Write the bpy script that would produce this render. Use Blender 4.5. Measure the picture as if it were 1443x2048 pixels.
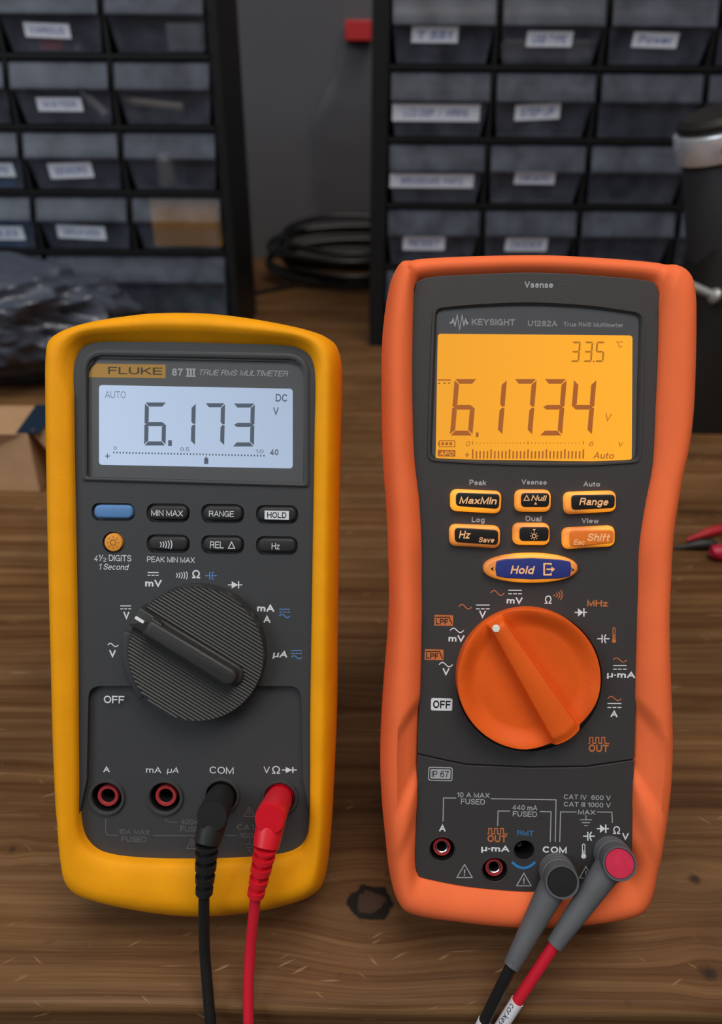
import bpy, bmesh, math, random
from math import sin, cos, pi, radians, sqrt, atan2, hypot
from mathutils import Vector, Matrix, noise

for _o in list(bpy.data.objects):
    bpy.data.objects.remove(_o)
S = bpy.context.scene
COL = S.collection
mm = 0.001

# ------------------------------------------------------------------ camera
CAM_H, PITCH, ROLL, FPX = 0.262, radians(30), radians(0.4), 1500.0
fw = Vector((0, cos(PITCH), -sin(PITCH)))
r0, u0 = Vector((1, 0, 0)), Vector((0, sin(PITCH), cos(PITCH)))
RT = r0 * cos(ROLL) + u0 * sin(ROLL)
UP = -r0 * sin(ROLL) + u0 * cos(ROLL)
EYE = Vector((0, 0, CAM_H))
cd = bpy.data.cameras.new('camera')
cam = bpy.data.objects.new('camera', cd)
COL.objects.link(cam)
cam.matrix_world = Matrix(((RT.x, UP.x, -fw.x, EYE.x), (RT.y, UP.y, -fw.y, EYE.y), (RT.z, UP.z, -fw.z, EYE.z), (0, 0, 0, 1)))
cd.sensor_width = 36
cd.lens = FPX / 2048 * 36
cd.clip_start, cd.clip_end = 0.01, 50
cd.dof.use_dof = True
cd.dof.focus_distance = 0.238
cd.dof.aperture_fstop = 10.0
S.camera = cam

# ------------------------------------------------------------------ light
S.view_settings.view_transform = 'Standard'
S.view_settings.look = 'None'
S.view_settings.exposure = 0.0
S.view_settings.gamma = 1.0
w = bpy.data.worlds.new('room_light')
S.world = w
w.use_nodes = True
_nt = w.node_tree
_bg = _nt.nodes['Background']
_bg.inputs[1].default_value = 0.30
_tc = _nt.nodes.new('ShaderNodeTexCoord')
_sp = _nt.nodes.new('ShaderNodeSeparateXYZ')
_rp = _nt.nodes.new('ShaderNodeValToRGB')
_rp.color_ramp.elements[0].position, _rp.color_ramp.elements[0].color = 0.0, (0.10, 0.09, 0.08, 1)
_rp.color_ramp.elements[1].position, _rp.color_ramp.elements[1].color = 0.45, (1.0, 0.97, 0.94, 1)
_nt.links.new(_tc.outputs['Generated'], _sp.inputs[0])
_nt.links.new(_sp.outputs[2], _rp.inputs[0])
_nt.links.new(_rp.outputs[0], _bg.inputs[0])


def area(name, loc, target, size, size_y, watts, color):
    l = bpy.data.lights.new(name, 'AREA')
    l.shape = 'RECTANGLE'
    l.size, l.size_y, l.energy, l.color = size, size_y, watts, color
    o = bpy.data.objects.new(name, l)
    COL.objects.link(o)
    o.location = loc
    o.rotation_euler = (Vector(target) - Vector(loc)).to_track_quat('-Z', 'Y').to_euler()
    return o


area('daylight_window', (-1.5, -0.9, 1.5), (0, 0.4, 0.1), 1.2, 1.2, 21, (0.76, 0.88, 1.0))
area('ceiling_lamp', (0.25, -0.15, 1.9), (0.0, 0.3, 0), 1.2, 0.9, 24, (1.0, 0.93, 0.83))


# ------------------------------------------------------------------ pixels to points
def ray(px, py):
    return fw + RT * ((px - 721.5) / FPX) - UP * ((py - 1024) / FPX)


def on_table(px, py, z=0.0):
    v = ray(px, py)
    return EYE + v * ((z - EYE.z) / v.z)


def on_depth(px, py, y):
    v = ray(px, py)
    return EYE + v * (y / v.y)


class Frame:
    """A leaning plane with its own x (along the face), y (up the face) and z (out of the face) in metres."""
    def __init__(s, q, lean, yaw, origin=None):
        rz = Matrix.Rotation(yaw, 3, 'Z')
        s.X, s.M, s.N = rz @ Vector((1, 0, 0)), rz @ Vector((0, cos(lean), sin(lean))), rz @ Vector((0, -sin(lean), cos(lean)))
        s.Q = q.copy()
        s.O = (origin or q).copy()

    def moved(s, origin):
        f = Frame.__new__(Frame)
        f.X, f.M, f.N, f.Q, f.O = s.X, s.M, s.N, s.Q, origin.copy()
        return f

    def world(s, px, py, z=0.0):
        v = ray(px, py)
        t = (s.N.dot(s.Q - EYE) + z) / s.N.dot(v)
        return EYE + v * t

    def loc(s, p):
        d = p - s.O
        return Vector((d.dot(s.X), d.dot(s.M), d.dot(s.N)))

    def at(s, px, py, z=0.0):
        return s.loc(s.world(px, py, z))

    def matrix(s):
        return Matrix(((s.X.x, s.M.x, s.N.x, s.O.x), (s.X.y, s.M.y, s.N.y, s.O.y), (s.X.z, s.M.z, s.N.z, s.O.z), (0, 0, 0, 1)))


# ------------------------------------------------------------------ materials
def mat(name, color, rough=0.5, spec=0.5, bump=0.0, bscale=800.0, mottle=0.0, mscale=60.0, metallic=0.0, alpha=1.0, emit=None, estr=0.0, coat=0.0, sss=0.0):
    m = bpy.data.materials.new(name)
    m.use_nodes = True
    nt = m.node_tree
    b = nt.nodes['Principled BSDF']
    b.inputs['Base Color'].default_value = (*color, 1)
    b.inputs['Roughness'].default_value = rough
    b.inputs['Specular IOR Level'].default_value = spec
    b.inputs['Metallic'].default_value = metallic
    b.inputs['Alpha'].default_value = alpha
    b.inputs['Coat Weight'].default_value = coat
    if emit:
        b.inputs['Emission Color'].default_value = (*emit, 1)
        b.inputs['Emission Strength'].default_value = estr
    tc = nt.nodes.new('ShaderNodeTexCoord')
    if mottle:
        n = nt.nodes.new('ShaderNodeTexNoise')
        n.inputs['Scale'].default_value = mscale
        n.inputs['Detail'].default_value = 6
        nt.links.new(tc.outputs['Object'], n.inputs['Vector'])
        mr = nt.nodes.new('ShaderNodeMapRange')
        mr.inputs[1].default_value, mr.inputs[2].default_value = 0.3, 0.7
        mr.inputs[3].default_value, mr.inputs[4].default_value = 1 - mottle, 1 + mottle
        nt.links.new(n.outputs['Fac'], mr.inputs[0])
        mx = nt.nodes.new('ShaderNodeVectorMath')
        mx.operation = 'SCALE'
        mx.inputs[0].default_value = color
        nt.links.new(mr.outputs[0], mx.inputs['Scale'])
        nt.links.new(mx.outputs[0], b.inputs['Base Color'])
    if bump:
        n2 = nt.nodes.new('ShaderNodeTexNoise')
        n2.inputs['Scale'].default_value = bscale
        n2.inputs['Detail'].default_value = 3
        nt.links.new(tc.outputs['Object'], n2.inputs['Vector'])
        bp = nt.nodes.new('ShaderNodeBump')
        bp.inputs['Strength'].default_value = bump
        bp.inputs['Distance'].default_value = 0.0004
        nt.links.new(n2.outputs['Fac'], bp.inputs['Height'])
        nt.links.new(bp.outputs[0], b.inputs['Normal'])
    return m


def glass(name, tint=(0.95, 0.95, 0.95), gloss=0.06, rough=0.05):
    m = bpy.data.materials.new(name)
    m.use_nodes = True
    nt = m.node_tree
    nt.nodes.clear()
    out = nt.nodes.new('ShaderNodeOutputMaterial')
    tr = nt.nodes.new('ShaderNodeBsdfTransparent')
    tr.inputs[0].default_value = (*tint, 1)
    gl = nt.nodes.new('ShaderNodeBsdfGlossy')
    gl.inputs['Roughness'].default_value = rough
    mx = nt.nodes.new('ShaderNodeMixShader')
    lw = nt.nodes.new('ShaderNodeFresnel')
    lw.inputs['IOR'].default_value = 1.0 + gloss * 6
    nt.links.new(lw.outputs[0], mx.inputs[0])
    nt.links.new(tr.outputs[0], mx.inputs[1])
    nt.links.new(gl.outputs[0], mx.inputs[2])
    nt.links.new(mx.outputs[0], out.inputs[0])
    return m


YELLOW = mat('yellow_rubber', (0.86, 0.34, 0.004), 0.6, 0.16, 0.12, 900, 0.06, 90)
ORANGE = mat('orange_rubber', (0.86, 0.160, 0.050), 0.65, 0.16, 0.1, 1100, 0.04, 70)
ORANGE_KNOB = mat('orange_plastic', (0.74, 0.105, 0.010), 0.5, 0.22, 0.15, 900, 0.05, 80)
FACE_BLACK = mat('charcoal_textured_plastic', (0.042, 0.043, 0.046), 0.55, 0.4, 0.18, 2600)
FACE_BROWN = mat('warm_charcoal_plastic', (0.039, 0.036, 0.0365), 0.55, 0.4, 0.18, 2600)
KEY_BLACK = mat('black_key_rubber', (0.018, 0.018, 0.019), 0.5, 0.4)
KNOB_BLACK = mat('black_knob_plastic', (0.028, 0.028, 0.028), 0.45, 0.45, 0.15, 2000)
DEEP = mat('dark_hollow', (0.006, 0.006, 0.006), 0.7, 0.2)
WINDOW_GREY = mat('grey_window_print', (0.165, 0.168, 0.172), 0.35, 0.4)
WINDOW_GREY_K = mat('grey_screen_print', (0.135, 0.137, 0.150), 0.4, 0.4)
LENS = glass('clear_lens', (0.97, 0.97, 0.97), 0.05, 0.08)
WHITE_INK = mat('white_ink', (0.68, 0.70, 0.73), 0.6, 0.2)
GREY_INK = mat('grey_ink', (0.36, 0.37, 0.39), 0.6, 0.2)
DIM_INK = mat('dim_grey_ink', (0.13, 0.13, 0.135), 0.6, 0.2)
BLUE_INK = mat('blue_ink', (0.10, 0.25, 0.55), 0.6, 0.2)
ORANGE_INK = mat('orange_ink', (0.55, 0.16, 0.05), 0.6, 0.2)
BLACK_INK = mat('black_ink', (0.012, 0.012, 0.012), 0.6, 0.2)
CYAN_INK = mat('cyan_blue_ink', (0.03, 0.20, 0.50), 0.6, 0.2)
LOGO_YELLOW = mat('logo_yellow', (0.76, 0.42, 0.09), 0.5, 0.3)
LOGO_DARK = mat('logo_dark', (0.11, 0.085, 0.05), 0.5, 0.3)
LCD_SEG = mat('lcd_segment_grey', (0.02, 0.02, 0.025), 0.5, 0.2, emit=(0.115, 0.145, 0.20), estr=0.7)
LCD_SEG_FAINT = mat('lcd_segment_faint', (0.02, 0.02, 0.025), 0.5, 0.2, emit=(0.24, 0.29, 0.37), estr=0.8)
LCD_SEG_K = mat('lcd_segment_brown', (0.03, 0.012, 0.004), 0.5, 0.2, emit=(0.50, 0.14, 0.025), estr=0.8)
LCD_FAINT_K = mat('lcd_segment_ochre', (0.03, 0.012, 0.004), 0.5, 0.2, emit=(0.52, 0.19, 0.012), estr=0.85)
RED_RING = mat('red_jack_plastic', (0.36, 0.03, 0.035), 0.4, 0.4)
METAL = mat('brushed_metal', (0.62, 0.62, 0.64), 0.3, 0.5, metallic=1.0)
BLUE_KEY = mat('blue_key_rubber', (0.09, 0.22, 0.46), 0.5, 0.35)
YEL_KEY = mat('yellow_key_rubber', (0.75, 0.30, 0.03), 0.5, 0.35)
RED_PLUG = mat('red_plug_rubber', (0.66, 0.010, 0.022), 0.38, 0.45)
RED_CAP = mat('red_cap_plastic', (0.62, 0.004, 0.016), 0.4, 0.4)
RED_CABLE = mat('red_silicone_cable', (0.60, 0.012, 0.03), 0.38, 0.45)
BLACK_PLUG = mat('black_plug_rubber', (0.012, 0.012, 0.012), 0.5, 0.4, 0.1, 1800)
BLACK_CABLE = mat('black_silicone_cable', (0.010, 0.010, 0.010), 0.38, 0.5)
GREY_PLUG = mat('grey_plug_rubber', (0.095, 0.097, 0.105), 0.6, 0.3, 0.15, 2000, 0.08, 120)
CRIMSON = mat('crimson_plug_face', (0.55, 0.022, 0.065), 0.55, 0.3, 0.2, 1500, 0.15, 300)
SLEEVE = mat('white_heat_shrink', (0.70, 0.68, 0.72), 0.5, 0.4)
CAB_BLACK = mat('black_cabinet_plastic', (0.006, 0.0065, 0.007), 0.5, 0.3)
PAPER = mat('white_label_paper', (0.76, 0.80, 0.90), 0.7, 0.2)
PEN = mat('blue_pen', (0.10, 0.14, 0.42), 0.6, 0.2)
CARD = mat('brown_cardboard', (0.42, 0.25, 0.135), 0.8, 0.2, 0.2, 600, 0.06, 60)
TAPE = mat('dark_blue_tape', (0.006, 0.020, 0.042), 0.3, 0.5)
BAG = mat('dark_plastic_film', (0.055, 0.066, 0.094), 0.34, 0.55, coat=0.2)
WALL = mat('grey_wall_paint', (0.088, 0.085, 0.094), 0.85, 0.2, 0.15, 120, 0.05, 8)
FLOOR = mat('grey_floor', (0.10, 0.09, 0.085), 0.7, 0.3, mottle=0.1, mscale=6)
DEVICE = mat('black_device_plastic', (0.012, 0.011, 0.010), 0.5, 0.4)
DEVICE_GREY = mat('charcoal_device_barrel', (0.030, 0.030, 0.032), 0.5, 0.4)
SILVER = mat('satin_aluminium', (0.85, 0.86, 0.90), 0.28, 0.5, metallic=0.7)


def drawer_material():
    m = mat('smoky_clear_plastic', (0.100, 0.112, 0.150), 0.3, 0.5, mottle=0.45, mscale=45.0, alpha=0.37)
    nt = m.node_tree
    return m


DRAWER = drawer_material()


def film_material():
    return mat('clear_bag_film', (0.10, 0.095, 0.105), 0.35, 0.4, alpha=0.18)


FILM = film_material()


def backlight_material(name, col, s0, s1, direction, extent):
    """A backlit panel: its lamps sit at one side, so the panel itself gives off more light there."""
    m = bpy.data.materials.new(name)
    m.use_nodes = True
    nt = m.node_tree
    b = nt.nodes['Principled BSDF']
    b.inputs['Base Color'].default_value = (0.05, 0.05, 0.05, 1)
    b.inputs['Roughness'].default_value = 0.5
    b.inputs['Specular IOR Level'].default_value = 0.1
    b.inputs['Emission Color'].default_value = (*col, 1)
    tc = nt.nodes.new('ShaderNodeTexCoord')
    dp = nt.nodes.new('ShaderNodeVectorMath')
    dp.operation = 'DOT_PRODUCT'
    dp.inputs[1].default_value = direction
    nt.links.new(tc.outputs['Object'], dp.inputs[0])
    mr = nt.nodes.new('ShaderNodeMapRange')
    mr.inputs[1].default_value, mr.inputs[2].default_value = extent
    mr.inputs[3].default_value, mr.inputs[4].default_value = s0, s1
    nt.links.new(dp.outputs['Value'], mr.inputs[0])
    nt.links.new(mr.outputs[0], b.inputs['Emission Strength'])
    return m


# ------------------------------------------------------------------ objects
def tag(o, label=None, cat=None, group=None, kind=None):
    if label:
        o['label'] = label
    if cat:
        o['category'] = cat
    if group:
        o['group'] = group
    if kind:
        o['kind'] = kind
    return o


def empty(name, matrix, label, cat, group=None):
    o = bpy.data.objects.new(name, None)
    o.empty_display_size = 0.02
    COL.objects.link(o)
    o.matrix_world = matrix
    return tag(o, label, cat, group)


def finish(bm, name, mats, parent=None, smooth=35, recalc=True):
    if recalc:
        bmesh.ops.recalc_face_normals(bm, faces=bm.faces[:])
    me = bpy.data.meshes.new(name)
    bm.to_mesh(me)
    bm.free()
    for m in (mats if isinstance(mats, (list, tuple)) else [mats]):
        me.materials.append(m)
    if smooth is not None:
        me.polygons.foreach_set('use_smooth', [True] * len(me.polygons))
        me.set_sharp_from_angle(angle=radians(smooth))
    o = bpy.data.objects.new(name, me)
    COL.objects.link(o)
    if parent:
        o.parent = parent
    return o


def bevel(o, width, seg=2, angle=40):
    b = o.modifiers.new('bevel', 'BEVEL')
    b.width, b.segments, b.limit_method, b.angle_limit = width, seg, 'ANGLE', radians(angle)
    return o


def solid(o, t):
    s = o.modifiers.new('solid', 'SOLIDIFY')
    s.thickness = t
    return o


def spline(pts, n, closed=True):
    """n points evenly spaced along a Catmull-Rom curve through pts."""
    P = [Vector(p) for p in pts]
    k = len(P)
    out = []
    segs = k if closed else k - 1
    for i in range(segs):
        if closed:
            a, b, c, d = P[(i - 1) % k], P[i], P[(i + 1) % k], P[(i + 2) % k]
        else:
            a, b, c, d = P[max(i - 1, 0)], P[i], P[i + 1], P[min(i + 2, k - 1)]
        # centripetal parameters keep corners free of loops
        t0 = 0.0
        t1 = t0 + max((b - a).length, 1e-9) ** 0.5
        t2 = t1 + max((c - b).length, 1e-9) ** 0.5
        t3 = t2 + max((d - c).length, 1e-9) ** 0.5
        for j in range(24):
            t = t1 + (t2 - t1) * j / 24
            A1 = a * ((t1 - t) / (t1 - t0)) + b * ((t - t0) / (t1 - t0))
            A2 = b * ((t2 - t) / (t2 - t1)) + c * ((t - t1) / (t2 - t1))
            A3 = c * ((t3 - t) / (t3 - t2)) + d * ((t - t2) / (t3 - t2))
            B1 = A1 * ((t2 - t) / (t2 - t0)) + A2 * ((t - t0) / (t2 - t0))
            B2 = A2 * ((t3 - t) / (t3 - t1)) + A3 * ((t - t1) / (t3 - t1))
            out.append(B1 * ((t2 - t) / (t2 - t1)) + B2 * ((t - t1) / (t2 - t1)))
    out.append(out[0].copy() if closed else P[-1].copy())
    L = [0.0]
    for i in range(1, len(out)):
        L.append(L[-1] + (out[i] - out[i - 1]).length)
    res, j = [], 0
    m = n if closed else n - 1
    for i in range(n):
        s = L[-1] * i / m
        while j < len(L) - 2 and L[j + 1] < s:
            j += 1
        f = (s - L[j]) / max(L[j + 1] - L[j], 1e-12)
        res.append(out[j].lerp(out[j + 1], min(max(f, 0), 1)))
    return res


def rounded(poly, r, seg=6):
    """Rounds the corners of a polygon (list of 2-tuples); r a number or one per corner."""
    out = []
    n = len(poly)
    for i in range(n):
        p, a, b = Vector(poly[i][:2]), Vector(poly[i - 1][:2]), Vector(poly[(i + 1) % n][:2])
        ri = r[i] if isinstance(r, (list, tuple)) else r
        va, vb = (a - p), (b - p)
        if ri <= 0:
            out.append((p.x, p.y))
            continue
        ang = va.angle(vb)
        d = min(ri / math.tan(ang / 2), va.length * 0.49, vb.length * 0.49)
        q0, q1 = p + va.normalized() * d, p + vb.normalized() * d
        for j in range(seg + 1):
            t = j / seg
            q = q0 * (1 - t) ** 2 + p * (2 * t * (1 - t)) + q1 * t ** 2
            # between a parabola and an arc
            out.append((q.x, q.y))
    return out


def loft(bm, rings, cap0=True, cap1=True, mi=0):
    V = [[bm.verts.new(p) for p in r] for r in rings]
    n = len(rings[0])
    for a, b in zip(V, V[1:]):
        for i in range(n):
            f = bm.faces.new((a[i], a[(i + 1) % n], b[(i + 1) % n], b[i]))
            f.material_index = mi
    if cap0:
        bm.faces.new(V[0][::-1]).material_index = mi
    if cap1:
        bm.faces.new(V[-1]).material_index = mi
    return V


def prism(bm, pts, z0, z1, top_inset=0.0, mi=0):
    """pts: local (x, y) list; optional chamfer of the top edge by top_inset."""
    lo = [Vector((p[0], p[1], z0)) for p in pts]
    hi = [Vector((p[0], p[1], z1)) for p in pts]
    if top_inset:
        n = len(pts)
        ar = sum(pts[i][0] * pts[(i + 1) % n][1] - pts[(i + 1) % n][0] * pts[i][1] for i in range(n))
        sg = 1 if ar > 0 else -1

        def off(d):
            o = []
            for i in range(n):
                a, p, b = Vector(pts[i - 1][:2]), Vector(pts[i][:2]), Vector(pts[(i + 1) % n][:2])
                e1, e2 = (p - a), (b - p)
                if e1.length < 1e-9:
                    e1 = e2
                if e2.length < 1e-9:
                    e2 = e1
                n1 = Vector((-e1.y, e1.x)).normalized() * sg
                n2 = Vector((-e2.y, e2.x)).normalized() * sg
                nn = (n1 + n2)
                nn = nn.normalized() if nn.length > 1e-6 else n1
                k = 1.0 / max(nn.dot(n1), 0.5)
                o.append(p + nn * d * k)
            return o
        mids = []
        for t in (0.0, 0.35, 0.7, 1.0):
            a = t * pi / 2
            mids.append([Vector((q.x, q.y, z1 - top_inset + top_inset * sin(a))) for q in off(top_inset * (1 - cos(a)))])
        loft(bm, [lo] + mids, mi=mi)
    else:
        loft(bm, [lo, hi], mi=mi)


def box(bm, x0, x1, y0, y1, z0, z1, mi=0):
    prism(bm, [(x0, y0), (x1, y0), (x1, y1), (x0, y1)], z0, z1, mi=mi)


def lathe(bm, c, prof, n=40, axis=None, mi=0, cap0=False, cap1=False):
    """profile of (radius, height) about an axis (a 3x3 matrix whose z column is the axis)."""
    A = axis or Matrix.Identity(3)
    rings = [[c + A @ Vector((r * cos(2 * pi * i / n), r * sin(2 * pi * i / n), h)) for i in range(n)] for r, h in prof]
    loft(bm, rings, cap0, cap1, mi)


def axis_to(v):
    return v.normalized().to_track_quat('Z', 'Y').to_matrix()


def sweep(bm, pts, radii, n=16, mi=0, caps=True):
    pts = [Vector(p) for p in pts]
    if not isinstance(radii, (list, tuple)):
        radii = [radii] * len(pts)
    T = [(pts[min(i + 1, len(pts) - 1)] - pts[max(i - 1, 0)]).normalized() for i in range(len(pts))]
    ref = Vector((0, 0, 1)) if abs(T[0].z) < 0.9 else Vector((0, 1, 0))
    u = T[0].cross(ref).normalized()
    rings = []
    for p, t, r in zip(pts, T, radii):
        u = (u - t * u.dot(t)).normalized()
        v = t.cross(u)
        rings.append([p + (u * cos(2 * pi * i / n) + v * sin(2 * pi * i / n)) * r for i in range(n)])
    loft(bm, rings, caps, caps, mi)
    return T, u


def cut(o, bm, bevel_after=None):
    """Cuts the shape in bm out of object o (an exact boolean, applied)."""
    bmesh.ops.recalc_face_normals(bm, faces=bm.faces[:])
    me = bpy.data.meshes.new('cutter')
    bm.to_mesh(me)
    bm.free()
    c = bpy.data.objects.new('cutter', me)
    COL.objects.link(c)
    md = o.modifiers.new('cut', 'BOOLEAN')
    md.operation, md.solver, md.object = 'DIFFERENCE', 'EXACT', c
    par = o.parent
    o.parent = None
    bpy.context.view_layer.update()
    dg = bpy.context.evaluated_depsgraph_get()
    new = bpy.data.meshes.new_from_object(o.evaluated_get(dg), depsgraph=dg)
    o.modifiers.clear()
    old = o.data
    new.name = old.name
    o.data = new
    bpy.data.meshes.remove(old)
    bpy.data.objects.remove(c)
    bpy.data.meshes.remove(me)
    o.parent = par
    o.data.polygons.foreach_set('use_smooth', [True] * len(o.data.polygons))
    o.data.set_sharp_from_angle(angle=radians(30))
    return o


def _arc(cx, cy, rx, ry, a0, a1, n=12):
    return [(cx + rx * cos(radians(a0 + (a1 - a0) * i / n)), cy + ry * sin(radians(a0 + (a1 - a0) * i / n))) for i in range(n + 1)]


def _smooth(pts, n=22, closed=False):
    return [(p.x, p.y) for p in spline([(x, y, 0) for x, y in pts], n, closed)]


def _glyphs():
    """A plain grotesque drawn as centre lines in a box of cap height 1: letter -> (width, strokes)."""
    g = {}
    X = 0.72
    o = [_arc(.30, .36, .30, .36, 0, 360, 24)]
    O = lambda w_: [_arc(w_ / 2, .5, w_ / 2, .5, 0, 360, 32)]
    g['A'] = (.76, [[(0, 0), (.38, 1), (.76, 0)], [(.13, .32), (.63, .32)]])
    g['B'] = (.68, [[(0, 0), (0, 1), (.42, 1)] + _arc(.40, .765, .24, .235, 90, -90) + [(0, .53)], [(0, .53), (.40, .53)] + _arc(.41, .265, .27, .265, 90, -90) + [(0, 0)]])
    g['C'] = (.74, [_arc(.38, .5, .38, .5, 38, 322, 26)])
    g['D'] = (.72, [[(0, 0), (0, 1), (.32, 1)] + _arc(.32, .5, .40, .5, 90, -90, 18) + [(0, 0), (0, .1)]])
    g['E'] = (.62, [[(.62, 1), (0, 1), (0, 0), (.63, 0)], [(0, .52), (.56, .52)]])
    g['F'] = (.58, [[(.58, 1), (0, 1), (0, 0)], [(0, .50), (.52, .50)]])
    g['G'] = (.78, [_arc(.39, .5, .39, .5, 40, 318, 26), [(.42, .46), (.76, .46), (.76, 0)]])
    g['H'] = (.70, [[(0, 0), (0, 1)], [(.70, 0), (.70, 1)], [(0, .52), (.70, .52)]])
    g['I'] = (.0, [[(0, 0), (0, 1)]])
    g['K'] = (.70, [[(0, 0), (0, 1)], [(.66, 1), (0, .34)], [(.24, .58), (.70, 0)]])
    g['L'] = (.56, [[(0, 1), (0, 0), (.56, 0)]])
    g['M'] = (.84, [[(0, 0), (0, 1), (.42, .05), (.84, 1), (.84, 0)]])
    g['N'] = (.70, [[(0, 0), (0, 1), (.70, 0), (.70, 1)]])
    g['O'] = (.80, O(.80))
    g['P'] = (.66, [[(0, 0), (0, 1), (.38, 1)] + _arc(.38, .73, .27, .27, 90, -90) + [(0, .46)]])
    g['Q'] = (.80, O(.80) + [[(.50, .22), (.80, -.02)]])
    g['R'] = (.70, [[(0, 0), (0, 1), (.40, 1)] + _arc(.40, .745, .27, .255, 90, -90) + [(0, .49)], [(.42, .49)] + _smooth([(.42, .49), (.60, .40), (.65, .18), (.70, 0)], 8)])
    g['S'] = (.66, [_smooth([(.63, .74), (.56, .91), (.34, 1), (.12, .93), (.04, .75), (.14, .59), (.36, .51), (.56, .43), (.66, .26), (.56, .08), (.33, 0), (.10, .07), (.01, .27)], 34)])
    g['T'] = (.66, [[(0, 1), (.66, 1)], [(.33, 1), (.33, 0)]])
    g['U'] = (.70, [[(0, 1), (0, .36)] + _arc(.35, .35, .35, .35, 180, 360, 16) + [(.70, .36), (.70, 1)]])
    g['V'] = (.72, [[(0, 1), (.36, 0), (.72, 1)]])
    g['W'] = (1.02, [[(0, 1), (.26, 0), (.51, .95), (.76, 0), (1.02, 1)]])
    g['X'] = (.70, [[(0, 0), (.70, 1)], [(0, 1), (.70, 0)]])
    g['Y'] = (.70, [[(0, 1), (.35, .42), (.70, 1)], [(.35, .42), (.35, 0)]])
    g['Z'] = (.66, [[(0, 1), (.66, 1), (0, 0), (.66, 0)]])
    g['0'] = (.58, [_arc(.29, .5, .29, .5, 0, 360, 28)])
    g['1'] = (.26, [[(0, .76), (.12, .80), (.26, 1), (.26, 0)]])
    g['2'] = (.58, [_smooth([(.0, .70), (.06, .90), (.29, 1), (.52, .91), (.56, .70), (.44, .50), (.18, .26), (0, 0)], 24) + [(.58, 0)]])
    g['3'] = (.58, [_smooth([(.02, .74), (.09, .92), (.29, 1), (.50, .92), (.53, .74), (.44, .58), (.24, .53)], 18), _smooth([(.24, .53), (.46, .49), (.58, .28), (.50, .08), (.28, 0), (.08, .06), (0, .26)], 18)])
    g['4'] = (.62, [[(.45, 0), (.45, 1), (0, .26), (.62, .26)]])
    g['5'] = (.58, [[(.53, 1), (.11, 1), (.05, .50)] + _smooth([(.05, .50), (.18, .61), (.34, .63), (.53, .52), (.58, .32), (.50, .08), (.28, 0), (.08, .06), (0, .24)], 24)])
    g['6'] = (.58, [_smooth([(.54, .78), (.46, .95), (.30, 1), (.10, .88), (.01, .55), (.02, .22), (.12, .05), (.29, 0), (.50, .08), (.57, .31), (.50, .53), (.30, .62), (.10, .52), (.02, .34)], 38)])
    g['7'] = (.58, [[(0, 1), (.58, 1)] + _smooth([(.58, 1), (.34, .58), (.20, 0)], 8)])
    g['8'] = (.58, [_arc(.29, .76, .25, .24, 0, 360, 22), _arc(.29, .26, .29, .26, 0, 360, 22)])
    g['9'] = (.58, [[(x_, 1 - y_) for x_, y_ in [(.58 - a, b_) for a, b_ in g['6'][1][0]]]])
    g['a'] = (.52, [_smooth([(.03, .53), (.10, .67), (.27, X), (.44, .67), (.48, .52)], 12) + [(.48, .12), (.53, 0)], _smooth([(.48, .44), (.30, .40), (.08, .34), (0, .18), (.08, .03), (.22, 0), (.40, .08), (.48, .24)], 18)])
    g['c'] = (.52, [_arc(.28, .36, .28, .36, 42, 318, 20)])
    g['d'] = (.56, [_arc(.28, .36, .28, .36, 0, 360, 22), [(.56, 1), (.56, 0)]])
    g['e'] = (.56, [[(0, .38), (.56, .38)] + _arc(.28, .36, .28, .36, 4, 318, 22)])
    g['f'] = (.30, [_smooth([(.32, 1), (.20, 1), (.13, .88), (.13, .72)], 8) + [(.13, 0)], [(0, X), (.30, X)]])
    g['g'] = (.56, [_arc(.28, .36, .28, .36, 0, 360, 22), [(.56, X), (.56, -.06)] + _smooth([(.56, -.06), (.48, -.24), (.28, -.28), (.08, -.22), (.04, -.14)], 12)])
    g['h'] = (.50, [[(0, 0), (0, 1)], _smooth([(0, .42), (.08, .63), (.27, X), (.45, .64), (.50, .46)], 12) + [(.50, 0)]])
    g['i'] = (0, [[(0, 0), (0, X)], [(0, .93), (0, 1)]])
    g['k'] = (.50, [[(0, 0), (0, 1)], [(.46, X), (0, .26)], [(.17, .42), (.50, 0)]])
    g['l'] = (0, [[(0, 0), (0, 1)]])
    g['m'] = (.84, [[(0, 0), (0, X)], _smooth([(0, .44), (.07, .64), (.23, X), (.38, .64), (.42, .48)], 10) + [(.42, 0)], _smooth([(.42, .44), (.49, .64), (.65, X), (.80, .64), (.84, .48)], 10) + [(.84, 0)]])
    g['n'] = (.50, [[(0, 0), (0, X)], _smooth([(0, .42), (.08, .63), (.27, X), (.45, .64), (.50, .46)], 12) + [(.50, 0)]])
    g['o'] = (.60, o)
    g['p'] = (.56, [_arc(.28, .36, .28, .36, 0, 360, 22), [(0, X), (0, -.28)]])
    g['r'] = (.28, [[(0, 0), (0, X)], _smooth([(0, .44), (.08, .64), (.28, .71)], 8)])
    g['s'] = (.50, [_smooth([(.46, .54), (.40, .67), (.25, X), (.08, .66), (.03, .53), (.12, .42), (.28, .37), (.44, .30), (.50, .18), (.42, .04), (.25, 0), (.07, .05), (0, .19)], 28)])
    g['t'] = (.28, [[(.11, .94), (.11, .14)] + _smooth([(.11, .14), (.16, .02), (.29, 0)], 6), [(0, X), (.28, X)]])
    g['u'] = (.50, [[(.50, 0), (.50, X)], [(0, X), (0, .26)] + _smooth([(0, .26), (.05, .08), (.23, 0), (.42, .09), (.50, .30)], 12)])
    g['v'] = (.52, [[(0, X), (.26, 0), (.52, X)]])
    g['w'] = (.76, [[(0, X), (.19, 0), (.38, X * .95), (.57, 0), (.76, X)]])
    g['x'] = (.50, [[(0, 0), (.50, X)], [(0, X), (.50, 0)]])
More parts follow.
